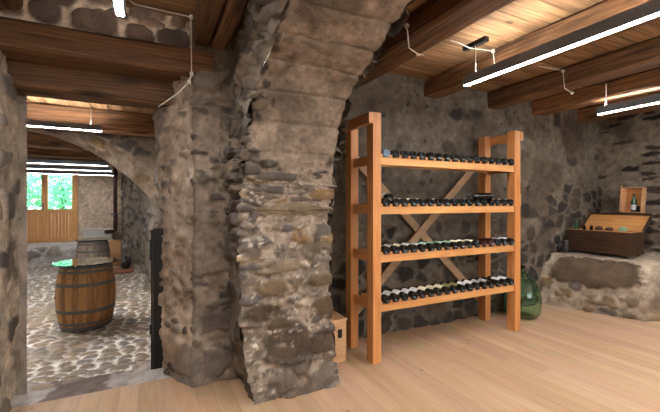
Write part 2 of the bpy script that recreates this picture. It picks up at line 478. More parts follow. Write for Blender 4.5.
# room side behind: closes the wall towards the cobbled cellar
for xa, xb in ((-5.0, -.83),):
    P, N = extrude(resample([(xa, 3.46), (xb, 3.46)][::-1], .12), np.arange(-.3, 3.0, .12), round_n=0)
    P, C = finish(P, N, [], MORT_D, .01); patches.append((P, C))
P, N = extrude(resample([(.1, 3.46), (-.9, 3.46)], .06), np.arange(2.3, 3.0, .06), round_n=0)
P, C = finish(P, N, [], MORT_D, .01); patches.append((P, C))
P, N = extrude(resample([(-3.2, 3.0), (-1.65, 3.0)], .06), np.arange(0, 3.0, .06), round_n=0)
P, C = finish(P, N, [], MORT_D, .01); patches.append((P, C))
grid_mesh('wall_left', patches, M['stone'])

# ---- the arch and its pier (spans in the Y-Z plane)
prof = resample([(2.50, -.02), (2.53, .25), (2.54, .7), (2.55, 1.35)], .013)
arc = smooth_path([(2.55, 1.35, 0), (2.52, 1.55, 0), (2.457, 1.75, 0), (2.34, 2.03, 0), (2.16, 2.22, 0), (1.9, 2.335, 0), (1.6, 2.46, 0), (1.2, 2.58, 0), (.6, 2.67, 0), (0, 2.69, 0), (-.6, 2.62, 0), (-1.2, 2.4, 0), (-1.6, 2.0, 0), (-1.75, 1.4, 0), (-1.78, 0, 0)], 40)
arc = resample([(p.x, p.y) for p in arc], .013)
# keep it fine only where it is near
sel = [i for i in range(len(arc)) if arc[i, 0] > .9 or i % 5 == 0]
prof = np.concatenate([prof[:-1], arc[sel]])
ns = len(prof)
tp = np.gradient(prof, axis=0); tp /= np.linalg.norm(tp, axis=1)[:, None]
npn = np.stack([-tp[:, 1], tp[:, 0]], 1)         # points to -Y on the pier and downwards under the arch
npn = npn * np.sign((npn[:, :1] * -1 + npn[:, 1:] * -1))
z = prof[:, 1]; fwd = prof[:, 0] > 0
xl = np.where(fwd & (z < 1.5), np.interp(z, [0, .12, .35, .8, 1.5], [.655, .63, .585, .565, .575]), .575 + np.clip((z - 1.5) / .8, 0, 1) * .05)
xr = np.where(fwd, np.interp(z, [0, .12, .4, 1.3, 2.0], [1.31, 1.29, 1.25, 1.25, 1.26]), 1.26)
tx = np.linspace(0, 1, 54)
P = np.zeros((ns, len(tx), 3)); N = np.zeros_like(P)
P[:, :, 0] = xl[:, None] + (xr - xl)[:, None] * tx[None]
P[:, :, 1] = prof[:, 0:1]; P[:, :, 2] = prof[:, 1:2]
ek = np.clip(1 - tx / .07, 0, 1); er = np.clip(1 - (1 - tx) / .07, 0, 1)
N[:, :, 0] = (-ek + er)[None] * .9
N[:, :, 1] = npn[:, 0:1]; N[:, :, 2] = npn[:, 1:2]
N /= np.linalg.norm(N, axis=2)[:, :, None]
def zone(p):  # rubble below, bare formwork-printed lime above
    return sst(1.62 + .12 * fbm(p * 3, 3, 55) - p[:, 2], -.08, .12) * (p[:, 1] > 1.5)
rub = [dict(size=(.034, .034, .026), cov=lambda p: .4 * zone(p), mw=.1, depth=.012, cols=[srgb(176, 162, 148), srgb(150, 136, 122), srgb(196, 184, 170), srgb(120, 110, 102)], seed=21, warp=.01),
       dict(size=(.24, .28, .07), cov=lambda p: .45 * zone(p) * sst(p[:, 2], .35, .55), mw=.10, depth=.045, cols=[srgb(140, 122, 98), srgb(120, 108, 96), srgb(104, 98, 96), srgb(150, 126, 92), srgb(96, 88, 84)], seed=23, warp=.035),
       dict(size=(.36, .4, .17), cov=lambda p: .8 * (p[:, 2] < .62), mw=.06, depth=.05, cols=[srgb(110, 96, 84), srgb(92, 82, 74), srgb(124, 106, 88)], seed=27, warp=.06),
       dict(size=(.09, .10, .05), cov=lambda p: .35 * zone(p), mw=.12, depth=.03, cols=GREY, seed=25, warp=.03),
       dict(size=(.10, .16, .07), cov=lambda p: .85 * (1 - sst(p[:, 0] + .05 * fbm(p * 4, 2, 5), .62, .74)) * (p[:, 2] > 1.0), mw=.08, depth=.06, cols=GREY, seed=29, warp=.04)]
pst = []
def pe(x0, y0, x1, y1, col, dep=.035, pw=2.4):
    return est(x0, y0, x1, y1, 2.54, dep, col, pw)
for q in [(291, 230, 313, 243, srgb(176, 138, 92)), (255, 280, 300, 296, srgb(140, 120, 96)), (305, 273, 333, 286, srgb(134, 116, 92)), (281, 224, 292, 232, srgb(112, 106, 106)),
          (310, 296, 335, 322, srgb(118, 98, 76)), (264, 318, 292, 330, srgb(104, 88, 70)), (244, 304, 282, 322, srgb(96, 80, 66)), (255, 260, 300, 274, srgb(150, 132, 108)),
          (250, 203, 330, 216, srgb(146, 128, 102)), (252, 186, 310, 194, srgb(120, 112, 104)), (310, 188, 340, 199, srgb(160, 130, 86)), (254, 160, 276, 168, srgb(104, 96, 88)),
          (262, 330, 336, 358, srgb(108, 92, 78)), (262, 362, 334, 396, srgb(138, 124, 112)), (306, 224, 335, 236, srgb(120, 112, 104)), (242, 246, 262, 258, srgb(124, 112, 98)),
          (250, 172, 300, 181, srgb(128, 120, 112)), (300, 240, 334, 260, srgb(142, 128, 108))]:
    pst.append(pe(*q[:4], tuple(v * .72 for v in q[4])))
P2 = np.stack([P[..., 0], np.where(P[..., 1] > 1.5, P[..., 2], 9)], -1)
formw = [(srgb(138, 124, 110), -.05, 2.5, 81), (srgb(96, 84, 74), .38, 4, 82)]
Pd, C = finish(P, N, rub, srgb(174, 156, 138), .02, 9, extra=(P2, pst), mottle=formw)
# formwork board printing on the soffit: shallow steps along the curve
sarr = np.concatenate([[0], np.cumsum(np.linalg.norm(np.diff(prof, axis=0), axis=1))])
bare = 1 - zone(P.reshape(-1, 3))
C = C * (1 - .24 * bare)[:, None]      # the bare lime is coloured darker than the rubble below it
lines = np.exp(-(((sarr % .21) - .105) / .012) ** 2) * (prof[:, 1] > 1.75)
Pd += N * (-.012 * lines)[:, None, None]
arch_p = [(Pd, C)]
# left and right faces of pier and arch wall
def side(xa, sgn):
    tgt = np.zeros((ns, 2))
    for i in range(ns):
        y, zz = prof[i]
        if y > 0:
            tgt[i] = (3.0, zz * 1.0) if zz < 2.0 else (3.0 - (3.0 - y) * sst(np.array([zz]), 2.05, 2.45)[0], 2.0 + .85 * sst(np.array([zz]), 2.0, 2.2)[0])
        else:
            tgt[i] = (y, 2.85) if zz > 2.2 else (-2.4, zz)
    q = np.linspace(0, 1, 44)
    P = np.zeros((ns, len(q), 3)); N = np.zeros_like(P)
    P[:, :, 0] = xa[:, None]
    P[:, :, 1] = prof[:, 0:1] + (tgt[:, 0:1] - prof[:, 0:1]) * q[None]
    P[:, :, 2] = prof[:, 1:2] + (tgt[:, 1:2] - prof[:, 1:2]) * q[None]
    e = np.clip(1 - q / .1, 0, 1)
    N[:, :, 0] = sgn; N[:, :, 1] = npn[:, 0:1] * e[None]; N[:, :, 2] = npn[:, 1:2] * e[None]
    N /= np.linalg.norm(N, axis=2)[:, :, None]
    lay = [dict(size=(.2, .16, .10), cov=lambda p: .75 * sst(p[:, 2], 1.0, 1.4), mw=.07, depth=.06, cols=[srgb(130, 120, 110), srgb(112, 102, 94), srgb(146, 130, 114)], seed=33, warp=.05), rub[4],
           dict(size=(.3, .3, .2), cov=.4, mw=.08, depth=.04, cols=GREY, seed=35, warp=.06)]
    P, C = finish(P, N, lay, srgb(150, 134, 120), .03, 8, mottle=[(srgb(100, 88, 78), .2, 4, 84)], tone=.75)
    if sgn > 0: P = P[:, ::-1]; C = C.reshape(ns, len(q), 3)[:, ::-1].reshape(-1, 3)
    return P, C
arch_p.append(side(xl, -1)); arch_p.append(side(xr, 1))
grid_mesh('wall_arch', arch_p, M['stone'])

# ---- wall_back
xs = resample([(1.0, 3.25), (6.7, 3.25)], .017)
P, N = extrude(xs, ZS[:: 1], round_n=0)
low = lambda p: np.clip(1.15 + .55 * sst(p[:, 0], 3.3, 4.2) + .22 * fbm(p * 2, 3, 95) - p[:, 2], 0, .25) * 4
DARK2 = [srgb(134, 120, 110), srgb(118, 108, 102), srgb(146, 130, 114), srgb(126, 112, 102)]
bl = [dict(size=(.20, .2, .17), cov=lambda p: .8 * low(p), mw=.09, depth=.04, cols=[srgb(112, 102, 94), srgb(98, 90, 84), srgb(128, 114, 100), srgb(106, 96, 90)], seed=43, warp=.05),
      dict(size=(.24, .2, .15), cov=.12, mw=.09, soft=.3, depth=.012, cols=DARK2, seed=45, warp=.05)]
P, C = finish(P, N, bl, srgb(176, 160, 142), .02, 6, mottle=[(srgb(146, 128, 112), .08, 1.6, 75), (srgb(108, 98, 90), .26, 3.6, 76), (srgb(84, 74, 68), .42, 12, 78)], tone=.41)
grid_mesh('wall_back', [(P, C)], M['stone'])

# ---- wall_right with the masonry ledge
def ledge_prof(Y):
    f = 4.86 + (3.2 - Y) * .36 if Y > 2.2 else 5.22 + (2.2 - Y) * 3.2
    f = min(f, 5.85)
    return [(f + .02, 0), (f, .12), (f + .03, .35), (f + .10, .55), (min(f + .22, 5.9), .68), (min(f + .34, 5.92), .70), (5.97, .705), (6.0, .76), (5.97, .95), (5.985, 1.18), (6.02, 1.225), (6.28, 1.23), (6.31, 1.28), (6.30, 2.95)]
Ys = np.concatenate([np.arange(-3.2, 1.2, .15), np.arange(1.2, 3.42, .016)])
cols_ = []
for Y in Ys:
    pr = ledge_prof(Y); out = []
    for (a, b) in zip(pr[:-1], pr[1:]):
        L = math.dist(a, b)
        k = {0: 8, 1: 15, 2: 14, 3: 10, 4: 8, 5: 26, 6: 4, 7: 12, 8: 14, 9: 4, 10: 14, 11: 4, 12: 100}[pr.index(a)]
        for i in range(k): out.append((a[0] + (b[0] - a[0]) * i / k, a[1] + (b[1] - a[1]) * i / k))
    out.append(pr[-1]); cols_.append(out)
A = np.array(cols_)            # nY, nProf, 2
P = np.zeros(A.shape[:2] + (3,)); P[..., 0] = A[..., 0]; P[..., 2] = A[..., 1]; P[..., 1] = Ys[:, None]
du = np.gradient(P, axis=0); dv = np.gradient(P, axis=1)
N = np.cross(dv, du); N /= np.linalg.norm(N, axis=2)[:, :, None] + 1e-9
if N[..., 0].mean() > 0: N = -N
P2 = np.stack([P[..., 1], P[..., 2] + 5 * (P[..., 0] > 5.75)], -1)
rl = [dict(size=(.3, .30, .085), cov=lambda p: np.where(p[:, 2] > 1.25, .34, .8), mw=.10, depth=.03, cols=DARK, seed=53, warp=.05),
      dict(size=(.2, .2, .14), cov=lambda p: .16 * (p[:, 2] < .6), mw=.12, depth=.03, cols=TAN, seed=55, warp=.04)]
def cov0(p): return np.where(p[:, 2] > 1.25, .34, np.where(p[:, 2] > .74, .85, .0))
rl[0]['cov'] = cov0
big = [(2.70, .50, .46, .165, .075, srgb(104, 88, 72), 3.6), (2.98, .20, .10, .07, .04, srgb(148, 128, 98), 2.4), (2.62, .18, .16, .06, .04, srgb(140, 122, 98), 2.6), (2.33, .22, .09, .07, .04, srgb(136, 120, 98), 2.4), (3.16, .27, .06, .05, .03, srgb(140, 122, 96), 2.2), (2.40, .06, .14, .05, .035, srgb(128, 112, 94), 2.6)]
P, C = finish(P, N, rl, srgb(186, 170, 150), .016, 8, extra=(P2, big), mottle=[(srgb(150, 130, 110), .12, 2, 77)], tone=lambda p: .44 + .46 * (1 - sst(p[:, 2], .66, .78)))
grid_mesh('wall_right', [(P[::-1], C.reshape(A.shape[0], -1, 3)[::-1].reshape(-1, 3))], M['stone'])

# ---- unseen closing walls behind the camera
def plain_wall(name, pts, z1=2.95):
    P, N = extrude(resample(pts, .2), np.linspace(0, z1, 12), round_n=0)
    P, C = finish(P, N, [], srgb(200, 182, 162), .01)
    grid_mesh(name, [(P, C)], M['stone'])
pts_ = []
WX0, WX1, WZ0, WZ1 = 1.5, 4.6, .75, 2.35      # unseen wide window, added behind the viewer as frontal fill daylight
for (xa, xb, za, zb) in ((WX1, 6.6, 0, 2.95), (-3.0, WX0, 0, 2.95), (WX0, WX1, 0, WZ0), (WX0, WX1, WZ1, 2.95)):
    P, N = extrude(resample([(xb, -3.0), (xa, -3.0)], .2), np.linspace(za, zb, 6), round_n=0)
    P, C = finish(P, N, [], srgb(200, 182, 162), .01); pts_.append((P, C))
grid_mesh('wall_rear', pts_, M['stone'])
wn = bpy.data.objects.new('added_window_1', None); COL.objects.link(wn); wn.location = (WX0, -3.0, WZ0); wn['kind'] = 'structure'
bm = BM()
for q in ((WX0, WX0 + .06, WZ0, WZ1), (WX1 - .06, WX1, WZ0, WZ1), (WX0, WX1, WZ0, WZ0 + .06), (WX0, WX1, WZ1 - .06, WZ1), ((WX0 + WX1) / 2 - .03, (WX0 + WX1) / 2 + .03, WZ0, WZ1)): box(bm, q[0], q[1], -3.04, -2.96, q[2], q[3])
obj('added_window_frame', bm, M['door'], wn, True)
pl = bpy.data.lights.new('sky_portal', 'AREA'); pl.shape = 'RECTANGLE'; pl.size = WX1 - WX0; pl.size_y = WZ1 - WZ0; pl.cycles.is_portal = True
po = bpy.data.objects.new('sky_portal', pl); COL.objects.link(po); po.location = ((WX0 + WX1) / 2, -3.05, (WZ0 + WZ1) / 2); po.rotation_euler = (PI / 2, 0, PI)
pl2 = bpy.data.lights.new('door_portal', 'AREA'); pl2.shape = 'RECTANGLE'; pl2.size = 1.5; pl2.size_y = 2.1; pl2.cycles.is_portal = True
po2 = bpy.data.objects.new('door_portal', pl2); COL.objects.link(po2); po2.location = (-2.73, 13.2, 1.35); po2.rotation_euler = (-PI / 2, 0, 0)
plain_wall('wall_far_left', [(-3.0, -3.2), (-3.0, 3.2)])

# ------------------------------------------------------------------ floor (planks along Y)
bm = BM(); cl = bm.verts.layers.float_color.new('Col')
W = .125; x = -3.2; k = 0
while x < 6.6:
    y = -3.2 - random.random() * 2
    while y < 3.45:
        y1 = y + random.uniform(2.2, 4.0)
        ymax = 3.19 if x < .45 else 3.36
        a, b_ = max(y, -3.2), min(y1, ymax)
        if b_ - a > .02:
            t = random.uniform(.90, 1.08); tint = (t, t * random.uniform(.96, 1.03), t * random.uniform(.90, 1.04), 1)
            vs = box(bm, x + .001, x + W - .001, a + .0006, b_ - .0006, -.025, 0)
            for v in vs: v[cl] = tint
        y = y1
    x += W
for v in box(bm, -3.2, 6.6, -3.2, 3.19, -.08, -.03): v[cl] = (.3, .3, .3, 1)
fl = obj('floor', bm, M['floor']); fl['kind'] = 'structure'

# ------------------------------------------------------------------ ceiling boards (along X)
bm = BM(); cl = bm.verts.layers.float_color.new('Col')
y = -3.2
while y < 3.4:
    w = random.uniform(.2, .3); x = -3.2 - random.random() * 2
    while x < 6.6:
        x1 = x + random.uniform(1.8, 3.2)
        t = random.uniform(.7, 1.1)
        zz = CEIL + random.uniform(0, .012)
        for v in box(bm, max(x, -3.2) + .002, min(x1, 6.6) - .002, y + .003, y + w - .003, zz, zz + .03): v[cl] = (t, t * .98, t * .95, 1)
        x = x1
    y += w
box(bm, -3.2, 6.6, -3.2, 3.4, CEIL + .045, CEIL + .06)
ce = obj('ceiling', bm, M['board_x']); ce['kind'] = 'structure'

def hewn(name, x0, x1, y0, y1, z0, z1, mat, amp=.008, seed=0, parent=None, tone=1.0, chamf=.02):
    """an old hewn timber: subdivided, slightly irregular"""
    L = [x1 - x0, y1 - y0, z1 - z0]
    ax = 0 if L[0] > L[1] else 1
    n = max(4, int(L[ax] / .06))
    bm = BM()
    cx, cz = (1 - ax), 2
    c0 = [(x0 + x1) / 2, (y0 + y1) / 2, (z0 + z1) / 2]
    hw, hh = L[1 - ax] / 2, L[2] / 2
    m = 6
    sec = []
    corners = [(-hw, -hh), (hw, -hh), (hw, hh), (-hw, hh)]
    for i in range(4):
        a = corners[i]; b = corners[(i + 1) % 4]
        dx, dz = b[0] - a[0], b[1] - a[1]; l = math.hypot(dx, dz)
        for k in range(m + 1):
            t = chamf / l + (1 - 2 * chamf / l) * k / m
            sec.append((a[0] + dx * t, a[1] + dz * t))
    pts = []
    for i in range(n + 1):
        s = (x0, y0)[ax] + L[ax] * i / n
        for (u, w) in sec:
            p = [0, 0, 0]; p[ax] = s; p[1 - ax] = c0[1 - ax] + u; p[2] = c0[2] + w
            pts.append(p)
    pts = np.array(pts); q = pts.copy(); q[:, ax] *= .25
    d = np.stack([fbm(q * 7 + seed, 3, 100), fbm(q * 7 + seed + 50, 3, 101), fbm(q * 7 + seed + 90, 3, 102)], 1) * amp * 1.6
    wob = fbm(np.stack([pts[:, ax] * .8 + seed, pts[:, ax] * 0, pts[:, ax] * 0], 1), 2, 103) * amp * 1.2
    d[:, ax] = 0; d[:, 2] += wob
    pts = pts + d
    vs = [bm.verts.new(p) for p in pts]; ms = len(sec)
    for i in range(n):
        for k in range(ms):
            a, b = i * ms + k, i * ms + (k + 1) % ms
            f = (vs[a], vs[b], vs[b + ms], vs[a + ms])
            bm.faces.new(f if ax == 1 else f[::-1])
    bm.faces.new(vs[:ms]); bm.faces.new(vs[-ms:][::-1])
    bmesh.ops.recalc_face_normals(bm, faces=bm.faces)
    o = obj(name, bm, mat, parent)
    colattr(o, (tone, tone * .97, tone * .94))
    return o
beams = [
    (-.98, -.74, 'old ceiling beam running towards the lintel end beside the doorway jamb'),
    (.30, .42, 'narrow dark ceiling beam beside the arch, doorway side of a touching pair'),
    (.425, .54, 'narrow dark ceiling beam of a touching pair, the one closer to the arch'),
    (1.70, 1.97, 'thick old ceiling beam seen just past the arch opening, first over the wine rack'),
    (2.80, 3.03, 'old ceiling beam above the lamp that hangs over the wine rack'),
    (3.83, 4.06, 'old ceiling beam between the two lamps past the arch, nearer the wine rack'),
    (4.70, 4.92, 'old ceiling beam carrying the wire of the lamp by the far corner'),
    (5.74, 5.96, 'old ceiling beam closest to the far corner above the chest')]
for i, (xa, xb, lab) in enumerate(beams):
    z0 = 2.61
    y1 = 3.04 if xb < 1 else 3.27
    tone = [.55, .48, .56, .6, .95, .8, 1.1, .75][i]
    o = hewn('ceiling_beam', xa, xb, -3.1, y1, z0, CEIL + .004, M['old_y'], .010, seed=i * 7.3, tone=tone)
    tag(o, lab, 'beam', 'old beams under the plank ceiling')
# lintels
o = hewn('lintel_beam', -1.25, .44, 2.905, 3.20, 2.375, 2.555, M['old_x'], .009, 3.3, tone=.78)
tag(o, 'upper dark timber lintel with knots over the doorway, under the rubble stones', 'lintel', 'timber lintels over the doorway')
o = hewn('lintel_beam', -1.25, .33, 3.205, 3.47, 2.20, 2.40, M['old_x'], .009, 8.3, tone=.66)
tag(o, 'lower recessed timber lintel of the doorway, behind and below the front one', 'lintel', 'timber lintels over the doorway')

# ------------------------------------------------------------------ linear lamps
def linear_lamp(axis, c, a, b, z, label, mats=('led', 'led_up'), wires=(), ztop=2.812, group='black linear pendant lamps', w=.055, canopy=None):
    base = (c, a, z) if axis == 'y' else (a, c, z)
    t = thing('linear_lamp', label, 'lamp', base, 0, group)
    def bx(name, h0, h1, ww, mat, e=0.0, bev=.003):
        bm = BM()
        if axis == 'y': box(bm, c - ww / 2, c + ww / 2, a + e, b - e, z + h0, z + h1, bev)
        else: box(bm, a + e, b - e, c - ww / 2, c + ww / 2, z + h0, z + h1, bev)
        return obj(name, bm, M[mat], t, True)
    bx('housing', .004, .085, w, 'housing')
    bx('diffuser', 0, .0065, w * (.9 if mats[0] == 'led_room' else .62), mats[0], .004, .001)
    if mats[1]: bx('uplight_strip', .080, .0856, w * .5, mats[1], .02, .0005)
    for p in wires:
        bm = BM()
        q = (c, p) if axis == 'y' else (p, c)
        tube(bm, [(q[0], q[1], z + .084), (q[0] + .003, q[1], (z + ztop) / 2), (q[0], q[1], ztop)], .0028, 6)
        obj('suspension_wire', bm, M['cable'], t, True, True)
    if canopy:
        bm = BM(); box(bm, *canopy, .003); obj('ceiling_canopy', bm, M['black'], t, True)
    return t
linear_lamp('y', -.15, -2.7, 2.36, 2.45, 'bright linear lamp end hanging above the stones over the doorway lintel', wires=(1.9, -.6))
linear_lamp('y', 2.54, -2.7, 2.40, 2.45, 'long black linear lamp with bright strip, hanging above the front of the wine rack', wires=(2.28, .3), canopy=(2.515, 2.565, 2.16, 2.40, 2.765, 2.805))
linear_lamp('y', 4.78, -2.7, 2.47, 2.45, 'black linear lamp hanging by the corner above the old chest', wires=(2.40, .3), ztop=2.62)

# ------------------------------------------------------------------ cables (white, clipped)
def px_at(px, py, X=None, Y=None, Z=None):
    r = (px - 330) / 364; u = (203 - py) / 364
    dx = r * math.cos(TH) + math.sin(TH); dy = -r * math.sin(TH) + math.cos(TH)
    d = X / dx if X is not None else Y / dy if Y is not None else (Z - CZ) / u
    return (d * dx, d * dy, CZ + u * d)
def cable(pts, label, clips=(), r=.0045):
    t = thing('power_cable', label, 'cable', pts[0], 0, 'white cables stapled to timber and stone')
    bm = BM()
    out = [Vector(pts[0])]
    for a, b in zip(pts[:-1], pts[1:]):
        a, b = Vector(a), Vector(b)
        for k in range(1, 7): out.append(a.lerp(b, k / 6))
    tube(bm, out, r, 6); obj('sheath', bm, M['cable'], t, True, True)
    for i in clips:
        p = pts[i]; bm = BM(); box(bm, p[0] - .012, p[0] + .012, p[1] - .012, p[1] + .012, p[2] - .014, p[2] + .014, .003); obj('cable_clip', bm, M['cable'], t, True)
cable([px_at(122, -6, Y=2.895), px_at(134, 4, Y=2.895), px_at(191, 17, Y=2.895), px_at(191.5, 74, Y=2.89), px_at(189, 82, Y=2.89), px_at(178, 93, Y=2.93), px_at(158, 107, Y=3.02)], 'white cable running down over the doorway lintel end into the reveal', (2, 3, 4))
cable([px_at(390, 22, X=1.69), px_at(407, 26, X=1.69), px_at(409, 48, X=1.69), px_at(418, 54, Z=2.60), px_at(424, 55, Z=2.60)], 'white cable dropping down the side of the thick beam at the arch', (1, 3))
cable([px_at(450, 40, Z=2.79), px_at(459, 43, Z=2.76), px_at(470, 48, Z=2.76), px_at(493, 51, Z=2.74), px_at(495, 68, Y=2.15)], 'white cable looping from the small black box to the lamp over the rack', (3,))
cable([px_at(538, 66, Z=2.70), px_at(563, 71, X=3.82), px_at(564.5, 88, X=3.82), px_at(572, 93, Z=2.605), px_at(574, 93, Z=2.605)], 'white cable bending around the lower edge of the beam between the lamps', (1, 3))
cable([px_at(606, 84, Z=2.66), px_at(606, 103, Y=2.40), px_at(608, 107, Y=2.42)], 'short white cable hanging down to the lamp by the corner', ())

# ------------------------------------------------------------------ wine rack
RX0, RX1 = 1.73, 3.66
RY0, RY1 = 2.66, 3.15
rack = thing('wine_rack', 'tall open larch wine rack with four shelves and cross brace against the rear wall', 'wine rack', (RX0, RY0, 0))
def rk(name, bm, mat, label=None, parent=None): return obj(name, bm, M[mat], parent or rack, True, label=label)
PW = .10
for (xa, ya) in ((RX0, RY0), (RX0, RY1 - PW), (RX1 - PW, RY0), (RX1 - PW, RY1 - PW)):
    bm = BM(); box(bm, xa, xa + (.085 if xa == RX0 else .09), ya, ya + PW, 0, 2.19, .003); rk('post', bm, 'rack_z')
for (xa, xb) in ((RX0 - .045, RX0), (RX1 - .01, RX1 + .035)):
    bm = BM(); box(bm, xa, xb, RY0 - .005, RY1 + .03, 2.09, 2.185, .003); rk('top_rail', bm, 'rack_y')
shelf_top = [1.805, 1.367, .941, .507]
NS = 17; PX0, PX1 = RX0 + .095, RX1 - .10
PITCH = (PX1 - PX0) / NS
for si, zt in enumerate(shelf_top):
    bm = BM(); box(bm, RX0 + .083, RX1 - .088, RY0 + .012, RY0 + .042, zt - .066, zt, .002)
    sh = rk('shelf_board', bm, 'rack_x')
    bm = BM(); box(bm, RX0 + .083, RX1 - .088, RY1 - .19, RY1 - .155, zt - .05, zt, .002)
    rk('rear_board', bm, 'rack_x')
    for xa in (RX0 - .0, RX1 - .035):
        bm = BM(); box(bm, xa + .028, xa + .05 if xa < 2 else xa + .03, RY0 + PW - .002, RY1 - PW + .002, zt - .075, zt, .002) if False else box(bm, (RX0 + .03) if xa < 2 else (RX1 - .06), (RX0 + .058) if xa < 2 else (RX1 - .032), RY0 + PW - .002, RY1 - PW + .002, zt - .066, zt + .02, .002)
        rk('side_rail', bm, 'rack_y')
    for k in range(NS + 1):
        xc = PX0 + PITCH * k
        w = .024
        bm = BM(); box(bm, xc - w / 2, xc + w / 2, RY0 + .006, RY1 - .155, zt, zt + .026, .002)
        rk('bottle_divider', bm, 'rack_y')
    for xa in (RX0 + .09, RX1 - .096):
        bm = BM(); box(bm, xa, xa + .006, RY0 + .012, RY0 + .055, zt - .115, zt - .066); rk('steel_bracket', bm, 'steel', 'grey steel bracket')
bm = BM(); bar(bm, (RX0 + .02, RY1 + .011, .22), (RX1 - .04, RY1 + .011, 1.95), .02, .085, .002); rk('cross_brace', bm, 'pale_x', 'paler diagonal board')
bm = BM(); bar(bm, (RX0 + .02, RY1 + .033, 1.95), (RX1 - .04, RY1 + .033, .22), .02, .085, .002); rk('cross_brace', bm, 'pale_x', 'paler diagonal board')
bm = BM(); box(bm, RX1 - .012, RX1 - .004, RY0 - .004, RY0 + .001, 1.37, 1.50, .001); rk('wood_plug', bm, 'pale_x')

# ---- wine bottles
R_B = .0375
def make_bottle(glass_mat):
    t = bpy.data.objects.new('wine_bottle', None); COL.objects.link(t); t.empty_display_size = .03
    bm = BM()
    lathe(bm, [(.002, .022), (.018, .012), (.027, .002), (.034, .0), (.0372, .006), (R_B, .02), (R_B, .185), (.035, .200), (.026, .215), (.0165, .23), (.0145, .25), (.0145, .295), (.0155, .297), (.0155, .305), (.010, .306)], 20, 'y')
    obj('bottle_body', bm, glass_mat, t, smooth=True)
    bm = BM(); lathe(bm, [(.0150, .262), (.0152, .296), (.0162, .297), (.0162, .3065), (.004, .308)], 14, 'y'); obj('foil_capsule', bm, M['foil'], t, smooth=True)
    return t
def label_mesh(bm, r=R_B + .0006, y0=.06, y1=.165, a0=-.1, a1=PI + .1, n=18):
    prev = None
    for k in range(n + 1):
        a = a0 + (a1 - a0) * k / n
        cur = (bm.verts.new((r * math.cos(a), y0, r * math.sin(a))), bm.verts.new((r * math.cos(a), y1, r * math.sin(a))))
        if prev: bm.faces.new((prev[0], prev[1], cur[1], cur[0]))
        prev = cur
protos = {}
LABW = {'w': ('lab_white', 'a white label'), 'c': ('lab_cream', 'a cream label'), 'g': ('lab_green', 'a pale green label'), 'o': ('lab_olive', 'an olive label'), 'y': ('lab_grey', 'a grey label')}
def bottle(code, loc, label, group, rz=0, tilt=0):
    if code not in protos:
        gm = M['bottle_red'] if code == 'r' else M['bottle_silver'] if code == 's' else M['bottle']
        t = make_bottle(gm)
        if code in LABW:
            bm = BM(); label_mesh(bm, R_B + .0012); bm.normal_update(); bmesh.ops.solidify(bm, geom=bm.faces[:], thickness=-.0004)
            obj('paper_label', bm, M[LABW[code][0]], t, label=LABW[code][1])
        protos[code] = t; b = t
    else:
        b = copy_tree(protos[code])
    b.location = loc; b.rotation_euler = (tilt, 0, rz)
    return tag(b, label, 'wine bottle', group)
ORD = ['first', 'second', 'third', 'fourth', 'fifth', 'sixth', 'seventh', 'eighth', 'ninth', 'tenth', 'eleventh', 'twelfth', 'thirteenth', 'fourteenth', 'fifteenth', 'sixteenth', 'seventeenth']
rows = ['s' + 'd' * 5 + 'd' * 4 + 'w' + 'd' * 6,
        'dwwccdwdcdwdddwyw',
        'cwcwwggggcccrrdww',
        'ywwwwcccoowwyydww']
SHN = ['top', 'second', 'third', 'bottom']
DES = {'d': 'dark bottle without visible label', 's': 'silvery blue ended bottle', 'r': 'dark red tinted bottle'}
for si, row in enumerate(rows):
    row = (row + 'd' * NS)[:NS]
    zt = shelf_top[si]
    for k, c in enumerate(row):
        g = PITCH - .024
        zc = zt + .026 + math.sqrt(max(R_B ** 2 - (g / 2) ** 2, 1e-6)) if g < 2 * R_B else zt + R_B
        des = DES.get(c) or 'dark bottle with ' + LABW[c][1][LABW[c][1].index(' ') + 1:]
        bottle(c, (PX0 + PITCH * (k + .5) + random.uniform(-.001, .001), RY0 - .004 + random.uniform(-.006, .007), zc + .001),
               f'{des}, {ORD[k]} from the stone pier on the {SHN[si]} rack shelf'.replace('the stone', 'stone'), f'wine bottles on the {SHN[si]} shelf')
z2 = shelf_top[1] + .026 + math.sqrt(max(R_B ** 2 - ((PITCH - .024) / 2) ** 2, 1e-6))
zz2 = z2 + math.sqrt(max((2 * R_B) ** 2 - (PITCH / 2) ** 2, 1e-6)) + .002
bottle('w', (PX0 + PITCH, RY0 + .01, zz2), 'wine bottle stacked on top of the first two bottles of the second shelf', 'loose bottles on top of the second row')
bottle('d', (PX0 + PITCH * 13.75, RY0 + .03, z2 + 2 * R_B + .002), 'dark wine bottle lying crosswise on top of the second shelf row', 'loose bottles on top of the second row', rz=PI * .46)

# ------------------------------------------------------------------ wooden box behind the pier
wb = thing('wooden_box', 'pale wooden box with a dark square hole, standing between pier and wine rack', 'box', (1.40, 2.83, 0))
bm = BM(); box(bm, 1.34, 1.56, 2.83, 3.12, 0, .36, .004); o = obj('box_body', bm, M['box'], wb, True)
bm = BM(); box(bm, 1.475, 1.515, 2.826, 2.833, .215, .29); obj('hand_hole', bm, M['black'], wb, True, label='dark square hand hole')
bm = BM(); box(bm, 1.33, 1.57, 2.825, 3.125, .36, .378, .003); obj('box_lid', bm, M['box'], wb, True)

